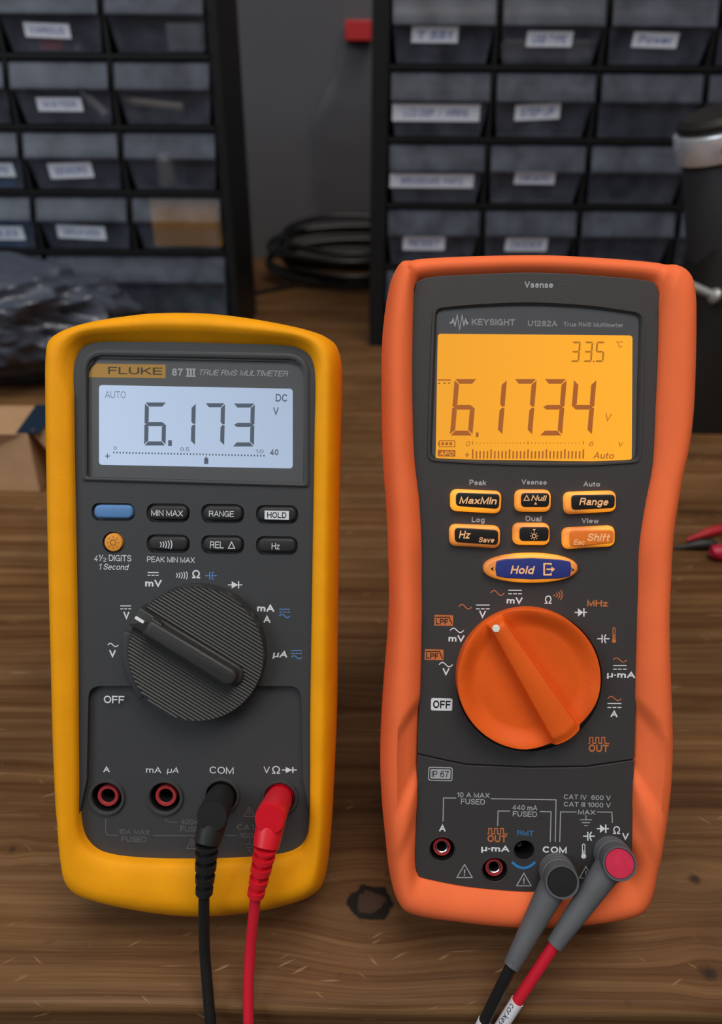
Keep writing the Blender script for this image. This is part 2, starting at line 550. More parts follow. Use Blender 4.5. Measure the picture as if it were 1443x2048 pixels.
    g['y'] = (.52, [[(0, X), (.27, 0)], [(.52, X), (.27, 0), (.16, -.22), (.02, -.28)]])
    g['z'] = (.46, [[(0, X), (.46, X), (0, 0), (.46, 0)]])
    g['µ'] = (.50, [[(.50, 0), (.50, X)], [(0, X), (0, -.26)], [(0, .26)] + _smooth([(0, .26), (.05, .08), (.23, 0), (.42, .09), (.50, .30)], 12)])
    g['Ω'] = (.80, [[(0, 0), (.26, 0)] + _smooth([(.26, .0), (.25, .12), (.08, .34), (.03, .60), (.14, .88), (.40, 1), (.66, .88), (.77, .60), (.72, .34), (.55, .12), (.54, 0)], 30) + [(.80, 0)]])
    g['.'] = (0, [[(0, 0), (0, .015)]])
    g['·'] = (.06, [[(0, .40), (.06, .40)]])
    g['°'] = (.16, [_arc(.08, .88, .10, .10, 0, 360, 14)])
    g['/'] = (.36, [[(0, 0), (.36, 1)]])
    g['-'] = (.3, [[(0, .4), (.3, .4)]])
    return g


_txt = {}
GLYPHS = _glyphs()


def text_mesh(s, bold=0.0, shear=0.0, space=1.0):
    """Writing as flat ribbons: (points, faces); bold thickens the strokes, shear slants them."""
    key = (s, bold, shear, space)
    if key in _txt:
        return _txt[key]
    w_ = 0.125 + 2.3 * bold
    h = w_ / 2
    vs, fs = [], []

    def my(y):
        if y <= 0:
            return y + h
        if y <= 0.72:
            return h + y / 0.72 * (0.72 - w_)
        return 0.72 - h + (y - 0.72) / 0.28 * 0.28

    def Y(ch, y):
        if ch.islower() and ch != 'µ' or ch == 'µ':
            return my(y)
        return h + y * (1 - w_)
    pen = 0.0
    for ch in s:
        if ch == ' ':
            pen += 0.40 * space
            continue
        W, strokes = GLYPHS[ch]
        for st in strokes:
            P = [Vector((pen + h + x, Y(ch, y))) for x, y in st]
            P = [p for i, p in enumerate(P) if i == 0 or (p - P[i - 1]).length > 1e-5]
            closed = (P[0] - P[-1]).length < 1e-4 and len(P) > 3
            n = len(P)
            if not closed and ch not in '°':
                e = h * (0.98 if n == 2 or (P[1] - P[0]).length > .08 else 0.25)
                e2 = h * (0.98 if n == 2 or (P[-1] - P[-2]).length > .08 else 0.25)
                P[0] = P[0] + (P[0] - P[1]).normalized() * e
                P[-1] = P[-1] + (P[-1] - P[-2]).normalized() * e2
            L = []
            for i in range(n):
                if closed:
                    a, b_ = P[(i - 1) % (n - 1)], P[(i + 1) % (n - 1)]
                    d1, d2 = (P[i] - a).normalized(), (b_ - P[i]).normalized()
                else:
                    d1 = (P[i] - P[i - 1]).normalized() if i else (P[1] - P[0]).normalized()
                    d2 = (P[i + 1] - P[i]).normalized() if i < n - 1 else d1
                n1, n2 = Vector((-d1.y, d1.x)), Vector((-d2.y, d2.x))
                m = n1 + n2
                m = m.normalized() if m.length > 1e-6 else n1
                q = h / max(m.dot(n1), 0.45)
                L.append((P[i] - m * q, P[i] + m * q))
            base = len(vs)
            lift = (len(fs) % 7) * 2e-6  # crossing strokes lie a hair above one another, like layers of ink
            for a, b_ in L:
                vs += [Vector((a.x + shear * a.y, a.y, lift)), Vector((b_.x + shear * b_.y, b_.y, lift))]
            for i in range(n - 1):
                fs.append((base + 2 * i, base + 2 * i + 2, base + 2 * i + 3, base + 2 * i + 1))
        pen += W + w_ + 0.115 * space
    _txt[key] = (vs, fs)
    return vs, fs


class Ink:
    """Printing on a plane: writing, lines and marks collected into one mesh."""
    def __init__(s, frame, z, mats):
        s.f, s.z, s.mats, s.bm, s.k = frame, z, mats, bmesh.new(), 0

    def _face(s, pts, mi, dz=0.0):
        vs = [s.bm.verts.new(p + Vector((0, 0, dz + (s.k % 6) * 2e-6))) for p in pts]
        try:
            s.bm.faces.new(vs).material_index = mi
        except ValueError:
            pass

    def poly(s, pts, mi=0, dz=0.0):
        s.k += 1
        s._face([s.f.at(x, y, s.z) for x, y in pts], mi, dz)

    def rect(s, x0, y0, x1, y1, mi=0, dz=0.0, r=0):
        p = [(x0, y0), (x1, y0), (x1, y1), (x0, y1)]
        c = s.f.at((x0 + x1) / 2, (y0 + y1) / 2, s.z)
        w_ = (s.f.at(x1, (y0 + y1) / 2, s.z) - s.f.at(x0, (y0 + y1) / 2, s.z)).length / 2
        h_ = (s.f.at((x0 + x1) / 2, y1, s.z) - s.f.at((x0 + x1) / 2, y0, s.z)).length / 2
        q = [(-w_, -h_), (w_, -h_), (w_, h_), (-w_, h_)]
        if r:
            k = w_ * 2 / (x1 - x0)
            q = rounded(q, r * k)
        s._face([c + Vector((a, b, 0)) for a, b in q], mi, dz)

    def text(s, t, x0, y0, x1, y1, mi=0, bold=0.0, shear=0.0, dz=0.0, space=1.0):
        vs, fs = text_mesh(t, bold, shear, space)
        ax, bx = min(v.x for v in vs), max(v.x for v in vs)
        ay, by = min(v.y for v in vs), max(v.y for v in vs)
        cx, cy = (x0 + x1) / 2, (y0 + y1) / 2
        c = s.f.at(cx, cy, s.z)
        W = (s.f.at(x1, cy, s.z) - s.f.at(x0, cy, s.z)).length
        H = (s.f.at(cx, y1, s.z) - s.f.at(cx, y0, s.z)).length
        nv = [s.bm.verts.new(c + Vector((((v.x - ax) / (bx - ax) - 0.5) * W, ((v.y - ay) / max(by - ay, 1e-9) - 0.5) * H, dz + v.z))) for v in vs]
        for f in fs:
            try:
                s.bm.faces.new([nv[i] for i in f]).material_index = mi
            except ValueError:
                pass

    def line(s, pts, wpx, mi=0, dz=0.0):
        s.k += 1
        P = [s.f.at(x, y, s.z) for x, y in pts]
        k = (s.f.at(pts[0][0] + 10, pts[0][1], s.z) - P[0]).length / 10
        hw = wpx * k / 2
        n = len(P)
        L, Rr = [], []
        for i in range(n):
            d1 = (P[i] - P[i - 1]).normalized() if i else (P[1] - P[0]).normalized()
            d2 = (P[i + 1] - P[i]).normalized() if i < n - 1 else d1
            n1, n2 = Vector((-d1.y, d1.x, 0)), Vector((-d2.y, d2.x, 0))
            m = (n1 + n2)
            m = m.normalized() if m.length > 1e-6 else n1
            q = hw / max(m.dot(n1), 0.4)
            L.append(P[i] + m * q)
            Rr.append(P[i] - m * q)
        for i in range(n - 1):
            s._face([Rr[i], Rr[i + 1], L[i + 1], L[i]], mi, dz)

    def disc(s, x, y, r, mi=0, dz=0.0, n=24):
        s.poly([(x + r * cos(2 * pi * i / n), y + r * sin(2 * pi * i / n)) for i in range(n)], mi, dz)

    def arc(s, x, y, r, a0, a1, wpx, mi=0, n=12, ry=None):
        s.line([(x + r * cos(a0 + (a1 - a0) * i / n), y + (ry or r) * sin(a0 + (a1 - a0) * i / n)) for i in range(n + 1)], wpx, mi)

    # the symbols of a meter's dial
    def tilde(s, x0, y0, x1, y1, wpx, mi=0):
        s.line([(x0 + (x1 - x0) * i / 14, (y0 + y1) / 2 - (y1 - y0) * 0.42 * sin(2 * pi * i / 14)) for i in range(15)], wpx, mi)

    def dc(s, x0, y0, x1, y1, wpx, mi=0):
        s.line([(x0, y0 + wpx / 2), (x1, y0 + wpx / 2)], wpx, mi)
        d = (x1 - x0) / 11
        for k in range(3):
            a = x0 + k * d * 4
            s.line([(a, y1 - wpx / 2), (a + 3 * d, y1 - wpx / 2)], wpx, mi)

    def diode(s, x0, y0, x1, y1, wpx, mi=0):
        ym, W = (y0 + y1) / 2, x1 - x0
        s.line([(x0, ym), (x1, ym)], wpx, mi)
        s.poly([(x0 + W * .26, y0), (x0 + W * .70, ym), (x0 + W * .26, y1)], mi, 1e-6)
        s.line([(x0 + W * .74, y0), (x0 + W * .74, y1)], wpx * 1.2, mi)

    def cap(s, x0, y0, x1, y1, wpx, mi=0, curved=True):
        ym, W = (y0 + y1) / 2, x1 - x0
        s.line([(x0, ym), (x0 + W * .40, ym)], wpx, mi)
        s.line([(x0 + W * .40, y0), (x0 + W * .40, y1)], wpx, mi)
        if curved:
            s.line([(x0 + W * (.58 + .14 * ((2 * i / 8 - 1) ** 2)), y0 + (y1 - y0) * i / 8) for i in range(9)], wpx, mi)
        else:
            s.line([(x0 + W * .60, y0), (x0 + W * .60, y1)], wpx, mi)
        s.line([(x0 + W * .60, ym), (x1, ym)], wpx, mi)

    def waves(s, x0, y0, x1, y1, n, wpx, mi=0, grow=True):
        for k in range(n):
            t = k / (n - 1)
            h = (y1 - y0) * (0.55 + 0.45 * t if grow else 1) / 2
            x = x0 + (x1 - x0) * t - 2
            s.line([(x + 2.4 * (1 - (2 * i / 8 - 1) ** 2), (y0 + y1) / 2 - h + 2 * h * i / 8) for i in range(9)], wpx, mi)

    def square_wave(s, x0, y0, x1, y1, wpx, mi=0):
        d = (x1 - x0) / 7
        p = [(x0, y1)]
        for k in range(3):
            a = x0 + d * (0.5 + 2 * k)
            p += [(a, y1), (a, y0), (a + d, y0), (a + d, y1)]
        p += [(x1, y1)]
        s.line(p, wpx, mi)

    def warn(s, x0, y0, x1, y1, wpx, mi=0):
        xm = (x0 + x1) / 2
        s.line([(x0, y1), (xm, y0), (x1, y1)], wpx, mi)
        s.line([(x0 - wpx * .4, y1), (x1 + wpx * .4, y1)], wpx, mi)
        s.line([(xm, y0 + (y1 - y0) * .38), (xm, y0 + (y1 - y0) * .68)], wpx * 1.3, mi)
        s.disc(xm, y0 + (y1 - y0) * .80, wpx * .8, mi, n=8)

    def earth(s, x0, y0, x1, y1, wpx, mi=0):
        xm, W, H = (x0 + x1) / 2, (x1 - x0), y1 - y0
        s.line([(xm, y0), (xm, y0 + H * .42)], wpx, mi)
        for k, f in enumerate((1, .66, .3)):
            y = y0 + H * (.42 + .27 * k)
            s.line([(xm - W * f / 2, y), (xm + W * f / 2, y)], wpx, mi)

    def thermometer(s, x0, y0, x1, y1, wpx, mi=0, filled=True):
        xm, r = (x0 + x1) / 2, (x1 - x0) / 2
        s.disc(xm, y1 - r, r, mi, n=16)
        s.line([(xm - r * .5, y1 - r * 1.5), (xm - r * .5, y0 + 2), (xm, y0), (xm + r * .5, y0 + 2), (xm + r * .5, y1 - r * 1.5)], wpx, mi)
        s.line([(xm, y1 - r), (xm, y0 + (y1 - y0) * .45)], wpx, mi)

    def sun(s, x, y, r, wpx, mi=0, rays=8, gap=1.5, length=0.8):
        s.arc(x, y, r, 0, 2 * pi, wpx, mi, 20)
        for k in range(rays):
            a = 2 * pi * k / rays
            s.line([(x + r * gap * cos(a), y + r * gap * sin(a)), (x + r * (gap + length) * cos(a), y + r * (gap + length) * sin(a))], wpx, mi)

    def seven(s, digit, cx, cy, W, H, t, shear=0.0, mi=0, g=1.2):
        """A seven-segment digit of outer size W x H centred on (cx, cy)."""
        on = {'0': 'abcdef', '1': 'bc', '3': 'abcdg', '4': 'bcfg', '5': 'acdfg', '6': 'acdefg', '7': 'abc'}[digit]
        w2, h2 = W / 2, H / 2

        def P(pts):
            s.poly([(cx + x - shear * y, cy + y) for x, y in pts], mi)
        if 'a' in on:
            P([(-w2 + g, -h2), (w2 - g, -h2), (w2 - t, -h2 + t), (-w2 + t, -h2 + t)])
        if 'd' in on:
            P([(-w2 + t, h2 - t), (w2 - t, h2 - t), (w2 - g, h2), (-w2 + g, h2)])
        if 'g' in on:
            P([(-w2 + g + 1, 0), (-w2 + t, -t / 2), (w2 - t, -t / 2), (w2 - g - 1, 0), (w2 - t, t / 2), (-w2 + t, t / 2)])
        for k, (sx, sy) in dict(f=(-1, -1), b=(1, -1), e=(-1, 1), c=(1, 1)).items():
            if k in on:
                P([(sx * w2, sy * (h2 - g * 1.6)), (sx * w2, sy * g), (sx * (w2 - t * .55), sy * g * .6), (sx * (w2 - t), sy * (t / 2 + g)), (sx * (w2 - t), sy * (h2 - t - g * 1.2))])

    def build(s, name, parent, label=None):
        o = finish(s.bm, name, s.mats, parent, None, recalc=False)
        for p in o.data.polygons:
            pass
        if label:
            o['label'] = label
        return o


# ================================================================== setting
WALL_Y = on_table(500, 515).y
EDGE_Y = on_table(720, 2017).y
bm = bmesh.new()
box(bm, -2.2, 2.2, WALL_Y, WALL_Y + 0.1, -0.75, 2.4)
tag(finish(bm, 'wall_back', WALL, None, None), 'plain dark grey wall behind the workbench', kind='structure')
bm = bmesh.new()
box(bm, -2.2, 2.2, -2.0, WALL_Y, -0.80, -0.75)
tag(finish(bm, 'floor', FLOOR, None, None), 'grey floor under the workbench', kind='structure')


def wood_material():
    m = bpy.data.materials.new('worn_pine_boards')
    m.use_nodes = True
    nt = m.node_tree
    N, Lk = nt.nodes, nt.links
    b = N['Principled BSDF']
    tc = N.new('ShaderNodeTexCoord')
    sep = N.new('ShaderNodeSeparateXYZ')
    Lk.new(tc.outputs['Object'], sep.inputs[0])

    def val(v):
        if isinstance(v, (int, float)):
            n = N.new('ShaderNodeValue')
            n.outputs[0].default_value = v
            return n.outputs[0]
        return v

    def M(op, a, b_=0.0, c=0.0):
        n = N.new('ShaderNodeMath')
        n.operation = op
        for i, v in enumerate((a, b_, c)):
            if isinstance(v, (int, float)):
                n.inputs[i].default_value = v
            else:
                Lk.new(v, n.inputs[i])
        return n.outputs[0]

    def comb(x, y, z=0.0):
        n = N.new('ShaderNodeCombineXYZ')
        for i, v in enumerate((x, y, z)):
            if isinstance(v, (int, float)):
                n.inputs[i].default_value = v
            else:
                Lk.new(v, n.inputs[i])
        return n.outputs[0]

    def nz(vec, scale, detail=4, rough=0.5, dist=0.0):
        n = N.new('ShaderNodeTexNoise')
        n.inputs['Scale'].default_value = scale
        n.inputs['Detail'].default_value = detail
        n.inputs['Roughness'].default_value = rough
        n.inputs['Distortion'].default_value = dist
        Lk.new(vec, n.inputs['Vector'])
        return n.outputs['Fac']

    def ramp(f, stops, interp='LINEAR'):
        n = N.new('ShaderNodeValToRGB')
        n.color_ramp.interpolation = interp
        e = n.color_ramp.elements
        while len(e) < len(stops):
            e.new(0.5)
        for k, (p, c) in enumerate(stops):
            e[k].position = p
            e[k].color = (*c, 1) if len(c) == 3 else c
        Lk.new(f, n.inputs[0])
        return n.outputs[0]

    def mix(f, a, b_, mode='MIX'):
        n = N.new('ShaderNodeMix')
        n.data_type = 'RGBA'
        n.blend_type = mode
        for sock, v in ((n.inputs[0], f), (n.inputs[6], a), (n.inputs[7], b_)):
            if isinstance(v, (int, float)):
                sock.default_value = v
            elif isinstance(v, tuple):
                sock.default_value = (*v, 1)
            else:
                Lk.new(v, sock)
        return n.outputs[2]

    X = sep.outputs[0]
    Y = M('ADD', sep.outputs[1], sep.outputs[2])
    # the grain bends round the knots
    knots = [(on_table(740, 1805), 0.0082, 1.0), (on_table(1388, 1757), 0.0030, 0.5), (on_table(1415, 1943), 0.0036, 0.6), (on_table(25, 1700), 0.002, 0.3), (on_table(660, 1420), 0.004, 0.4)]
    Yd = Y
    for p, r, a in knots:
        dx, dy = M('SUBTRACT', X, p.x), M('SUBTRACT', Y, p.y)
        d2 = M('ADD', M('POWER', M('ABSOLUTE', M('DIVIDE', dx, r * 3.0)), 2.0), M('POWER', M('ABSOLUTE', M('DIVIDE', dy, r * 2.6)), 2.0))
        g = M('POWER', 2.718, M('MULTIPLY', d2, -1.0))
        Yd = M('SUBTRACT', Yd, M('MULTIPLY', M('MULTIPLY', dy, g), 0.62))
    warp = nz(comb(M('MULTIPLY', X, 3.0), M('MULTIPLY', Y, 9.0)), 1.0, 3)
    Yw = M('ADD', Yd, M('MULTIPLY', M('SUBTRACT', warp, 0.5), 0.022))
    rings = nz(comb(M('MULTIPLY', X, 1.6), M('MULTIPLY', Yw, 190.0)), 1.0, 4, 0.6)
    broad = nz(comb(M('MULTIPLY', X, 2.2), M('MULTIPLY', Yw, 26.0), 3.0), 1.0, 3)
    fine = nz(comb(M('MULTIPLY', X, 22.0), M('MULTIPLY', Yw, 1100.0), 7.0), 1.0, 3, 0.6)
    blotch = nz(comb(M('MULTIPLY', X, 14.0), M('MULTIPLY', Y, 26.0), 1.0), 1.0, 4)
    t = M('ADD', M('MULTIPLY', rings, 0.52), M('ADD', M('MULTIPLY', broad, 0.34), M('MULTIPLY', fine, 0.20)))
    col = ramp(t, [(0.38, (0.050, 0.019, 0.006)), (0.47, (0.098, 0.042, 0.014)), (0.54, (0.135, 0.065, 0.025)), (0.66, (0.205, 0.112, 0.050))])
    col = mix(0.7, col, ramp(blotch, [(0.3, (0.62, 0.62, 0.62)), (0.7, (1.22, 1.18, 1.12))]), 'MULTIPLY')
    # grime and small dark dents
    spots = nz(comb(M('MULTIPLY', X, 60.0), M('MULTIPLY', Y, 110.0), 5.0), 1.0, 2)
    col = mix(M('MULTIPLY', ramp(spots, [(0.70, (0, 0, 0)), (0.78, (1, 1, 1))]), 0.55), col, (0.03, 0.015, 0.007))
    # scratches: pale slivers
    for k, (ang, sx, sy, thr, off) in enumerate(((0.45, 60, 420, 0.755, 2.0), (0.02, 40, 520, 0.745, 14.0), (-0.7, 70, 500, 0.775, 9.0))):
        xr = M('ADD', M('MULTIPLY', X, cos(ang)), M('MULTIPLY', Y, sin(ang)))
        yr = M('SUBTRACT', M('MULTIPLY', Y, cos(ang)), M('MULTIPLY', X, sin(ang)))
        sc = nz(comb(M('MULTIPLY', xr, sx), M('MULTIPLY', yr, sy), off), 1.0, 1)
        col = mix(M('MULTIPLY', ramp(sc, [(thr - .03, (0, 0, 0)), (thr + .03, (1, 1, 1))]), 0.6), col, (0.34, 0.20, 0.105))
    # the knots themselves
    wob = nz(comb(M('MULTIPLY', X, 260.0), M('MULTIPLY', Y, 260.0), 2.0), 1.0, 3)
    for k, (p, r, a) in enumerate(knots):
        dx, dy = M('SUBTRACT', X, p.x), M('SUBTRACT', Y, p.y)
        d = M('DIVIDE', M('SQRT', M('ADD', M('POWER', M('ABSOLUTE', dx), 2.0), M('POWER', M('ABSOLUTE', M('MULTIPLY', dy, 1.18)), 2.0))), r)
        d = M('ADD', d, M('MULTIPLY', M('SUBTRACT', wob, 0.5), 0.75 if k == 0 else 1.6))
        if k == 0:
            body = ramp(M('MULTIPLY', d, 0.5), [(0.0, (0.070, 0.040, 0.026)), (0.27, (0.060, 0.034, 0.022)), (0.335, (0.010, 0.008, 0.006)), (0.47, (0.010, 0.008, 0.006)), (0.53, (0.075, 0.036, 0.015))])
        else:
            body = ramp(M('MULTIPLY', d, 0.5), [(0.0, (0.018, 0.009, 0.007)), (0.3, (0.03, 0.014, 0.008)), (0.55, (0.07, 0.033, 0.014))])
        mask = ramp(M('MULTIPLY', d, 0.5), [(0.46 if k == 0 else 0.2, (1, 1, 1)), (0.56, (0, 0, 0))])
        col = mix(M('MULTIPLY', mask, 1.0 if k == 0 else 0.35 + a), col, body)
    Lk.new(col, b.inputs['Base Color'])
    b.inputs['Roughness'].default_value = 0.55
    b.inputs['Specular IOR Level'].default_value = 0.18
    bp = N.new('ShaderNodeBump')
    bp.inputs['Strength'].default_value = 0.35
    bp.inputs['Distance'].default_value = 0.0006
    Lk.new(M('ADD', M('MULTIPLY', rings, 0.6), M('MULTIPLY', fine, 0.5)), bp.inputs['Height'])
    Lk.new(bp.outputs[0], b.inputs['Normal'])
    return m


WOOD = wood_material()
bench = empty('workbench', Matrix.Translation((0, 0, 0)), 'worn brown wooden workbench with a dark knot between the two multimeters', 'workbench')
bm = bmesh.new()
prof = [(EDGE_Y, -0.038), (EDGE_Y, -0.004)] + [(EDGE_Y + 0.0035 * (1 - cos(a)), -0.004 + 0.004 * sin(a)) for a in (0.4, 0.8, 1.2, pi / 2)] + [(WALL_Y - 0.002, 0.0), (WALL_Y - 0.002, -0.038)]
loft(bm, [[Vector((x, a, b)) for a, b in prof] for x in (-1.3, 1.3)])
finish(bm, 'bench_top', WOOD, bench, 40)
for sx in (-1.2, 1.2):
    for y in (EDGE_Y + 0.09, WALL_Y - 0.08):
        bm = bmesh.new()
        box(bm, sx - .04, sx + .04, y - .04, y + .04, -0.75, -0.038)
        finish(bm, 'leg', WOOD, bench, None)


# ================================================================== multimeters
def star_radius(pts):
    c = Vector((sum(p.x for p in pts) / len(pts), sum(p.y for p in pts) / len(pts)))
    return c


def polar(pts, c):
    a = sorted((atan2(p.y - c.y, p.x - c.x), hypot(p.x - c.x, p.y - c.y)) for p in pts)
    A = [x[0] for x in a]
    R = [x[1] for x in a]
    A = [A[-1] - 2 * pi] + A + [A[0] + 2 * pi]
    R = [R[-1]] + R + [R[0]]
    import bisect

    def f(t):
        i = min(max(bisect.bisect_right(A, t), 1), len(A) - 1)
        k = (t - A[i - 1]) / max(A[i] - A[i - 1], 1e-9)
        return R[i - 1] + (R[i] - R[i - 1]) * k
    return f


def holster(frame, outer_px, inner_px, zo, prof, back, zfun=None, n=420):
    """Rubber holster: rings from the back over the rim to the inner edge. prof: (t, z) with t=0 the outer outline and t=1 the opening."""
    outer = spline([frame.at(x, y, zo) for x, y in outer_px], n)
    inner = spline([frame.at(x, y, -3 * mm) for x, y in inner_px], 900)
    c = Vector((sum(p.x for p in inner) / len(inner), sum(p.y for p in inner) / len(inner)))
    f = polar(inner, c)
    z0 = outer[0].z - zo
    pair = []
    for p in outer:
        a = atan2(p.y - c.y, p.x - c.x)
        r = f(a)
        pair.append((Vector((p.x, p.y)), Vector((c.x + r * cos(a), c.y + r * sin(a)))))
    rings = []
    for ins, z in back:
        rg = []
        for o, i in pair:
            d = (i - o)
            q = o + d.normalized() * ins
            rg.append(Vector((q.x, q.y, z0 + z)))
        rings.append(rg)
    for t, z in prof:
        rg = []
        for o, i in pair:
            q = o.lerp(i, t)
            dz = zfun(o, i, t, c) if zfun else 0.0
            rg.append(Vector((q.x, q.y, z0 + z + dz)))
        rings.append(rg)
    bm = bmesh.new()
    loft(bm, rings, True, False)
    return bm, [i for o, i in pair], c


def at_poly(frame, pts, z):
    return [tuple(frame.at(x, y, z)[:2]) for x, y in pts]


def plate(frame, pts_px, z_ref, z0, z1, name, mat_, parent, inset=0.0, smooth=35):
    """A prism whose outline is given in pixels read at height z_ref; z0..z1 relative to the face plane."""
    bm = bmesh.new()
    zb = frame.at(700, 1000, 0).z
    prism(bm, at_poly(frame, pts_px, z_ref), zb + z0, zb + z1, inset)
    return finish(bm, name, mat_, parent, smooth)


def px_scale(frame, x, y, z):
    return (frame.at(x + 5, y, z) - frame.at(x - 5, y, z)).length / 10


def tilt_stand(frame, parent, mat_, zb, half, top_y, back):
    """The bail on the meter's back that props it up: a U of flat strip from the back to the bench."""
    # in the meter's own coordinates: world down is a mix of -y and -z
    down = Vector((Vector((0, 0, -1)).dot(frame.X), Vector((0, 0, -1)).dot(frame.M), Vector((0, 0, -1)).dot(frame.N)))
    bm = bmesh.new()
    h = (frame.O + frame.X * 0 + frame.M * top_y + frame.N * back).z
    behind = Vector((0, Vector((0, 1, 0)).dot(frame.M), Vector((0, 1, 0)).dot(frame.N)))
    top = Vector((0, top_y, back))
    foot = top + down * (h - 0.0050) + behind * 0.035
    pts = []
    L = []
    for s in (-1, 1):
        L.append([top + Vector((s * half, 0, 0)), foot + Vector((s * half * .9, 0, 0))])
    path = [L[0][0], L[0][0].lerp(L[0][1], .5), L[0][1], L[1][1], L[1][0].lerp(L[1][1], .5), L[1][0]]
    sweep(bm, path, 0.0025, 10)
    return finish(bm, 'tilt_stand', mat_, parent)


LEAN = radians(63.5)
YAW = radians(-1.5)

# ------------------------------------------------------------------ yellow meter
Q = EYE + ray(394, 1230) * 0.240
FY = Frame(Q, LEAN, YAW)
OUT_Y = [(394, 630), (470, 636), (555, 650), (618, 664.5), (654, 677), (671, 690), (678, 708), (680, 779), (677, 948), (675, 1107), (672, 1300), (670, 1448), (665, 1567), (658, 1694), (652, 1748), (644, 1774), (623, 1791), (576, 1808), (513, 1822), (428, 1831), (365, 1830), (280, 1818), (200, 1799), (158, 1782), (141, 1761), (134, 1715), (128, 1609), (122, 1482), (117, 1300), (112, 1107), (109, 948), (107, 800), (108, 705), (113, 679), (128, 669), (160, 659), (217, 645), (301, 632)]
IN_Y = [(386, 687), (480, 689.5), (555, 692), (593, 697), (614, 709), (626, 731), (630, 762), (629, 864), (627, 990), (625, 1107), (622, 1300), (620, 1445), (620, 1567), (618, 1643), (614, 1672), (604, 1694), (584, 1708), (546, 1717), (470, 1723), (386, 1725), (301, 1724), (225, 1717), (191, 1706), (168, 1683), (158, 1651), (157, 1567), (156, 1445), (155, 1300), (151, 1065), (148, 900), (147, 779), (148, 728), (157, 705), (170, 693), (191, 687), (290, 686)]


def ease(t):
    t = min(max(t, 0.0), 1.0)
    return t * t * (3 - 2 * t)


def zf_y(o, i, t, c):
    # the top bar is chamfered down towards the screen; the bottom bar falls away to its outer edge
    top = ease(((o.y - c.y) - 0.082) / 0.010)
    bot = ease((-(o.y - c.y) - 0.068) / 0.034)
    z = 0.0
    if top:
        z += top * (-3.2 * mm * ease((t - 0.45) / 0.5))
    if bot:
        z += bot * (-4.5 * mm * ease((0.50 - t) / 0.5))
    return z


probe = FY
# where the back-bottom edge meets the bench decides the thickness of the body
B = FY.world(394, 1831, -14 * mm)
T_Y = (B.z + 5 * mm * FY.M.z) / FY.N.z + 14 * mm - 3.3 * mm
O_Y = FY.world(394, 1831, -14 * mm) + FY.M * 5 * mm - FY.N * (T_Y - 14 * mm)
FY = Frame(Q, LEAN, YAW, O_Y)
ZY = FY.at(394, 1230, 0).z
meter_y = empty('digital_multimeter', FY.matrix(), 'yellow-holstered multimeter with a charcoal face and white-lit screen reading 6.173', 'multimeter')
bm, in_ring, cy = holster(FY, OUT_Y, IN_Y, -14 * mm, [(0.0, -13 * mm), (0.05, -8 * mm), (0.14, -4.2 * mm), (0.28, -1.4 * mm), (0.42, -0.2 * mm), (0.55, 0), (0.70, -0.3 * mm), (0.86, -0.9 * mm), (0.95, -1.5 * mm), (1.0, -2.4 * mm), (1.0, -9 * mm)],
                          [(9 * mm, -T_Y), (5.0 * mm, -T_Y + 0.0004), (2.0 * mm, -T_Y + 3 * mm), (0.6 * mm, -T_Y + 8 * mm), (0.0, -22 * mm)], zf_y)
finish(bm, 'rubber_holster', YELLOW, meter_y, 60)['label'] = 'yellow rubber holster'
# charcoal case front
ZF, ZL = -3.6 * mm, -5.6 * mm
bm = bmesh.new()
c2 = Vector((cy.x, cy.y))
prism(bm, [tuple(p + (p - c2).normalized() * 0.0004) for p in in_ring][::2], ZY - 16 * mm, ZY + ZF)
face_y = finish(bm, 'case_front', FACE_BLACK, meter_y, 30)
# lower jack panel, sunk a little below the upper one
rec = rounded([(177, 1372), (602, 1372), (606, 1560), (618, 1625), (640, 1660), (640, 1760), (130, 1760), (130, 1660), (159, 1625), (173, 1560)], [26, 26, 30, 10, 0, 0, 0, 0, 10, 30], 8)
bm = bmesh.new()
prism(bm, at_poly(FY, rec, ZF), ZY + ZL, ZY + 5 * mm)
cut(face_y, bm)
# screen recess and pockets
SCR = rounded([(190, 716), (577, 723), (608, 733), (606, 966), (174, 953), (175, 740)], [14, 6, 22, 5, 5, 30], 8)
bm = bmesh.new()
prism(bm, at_poly(FY, SCR, ZF), ZY + ZF - 1.6 * mm, ZY + 5 * mm)
cut(face_y, bm)
JY = [(214, 1594), (330, 1594), (443, 1591), (559, 1595)]
bm = bmesh.new()
kj = px_scale(FY, 390, 1594, ZL)
for x, y in JY:
    p = FY.at(x, y, ZL)
    lathe(bm, Vector((p.x, p.y, ZY)), [(33.5 * kj, -16.5 * mm + 2 * mm), (33.5 * kj, 5 * mm)], 40, cap0=True, cap1=True)
cut(face_y, bm)
KY = FY.at(391, 1309, ZF)
ky = px_scale(FY, 391, 1309, 0)
bm = bmesh.new()
lathe(bm, Vector((KY.x, KY.y, ZY)), [(139 * ky, ZF - 2.4 * mm), (139 * ky, 5 * mm)], 96, cap0=True, cap1=True)
cut(face_y, bm)
# stepped bezel round the screen
bm = bmesh.new()


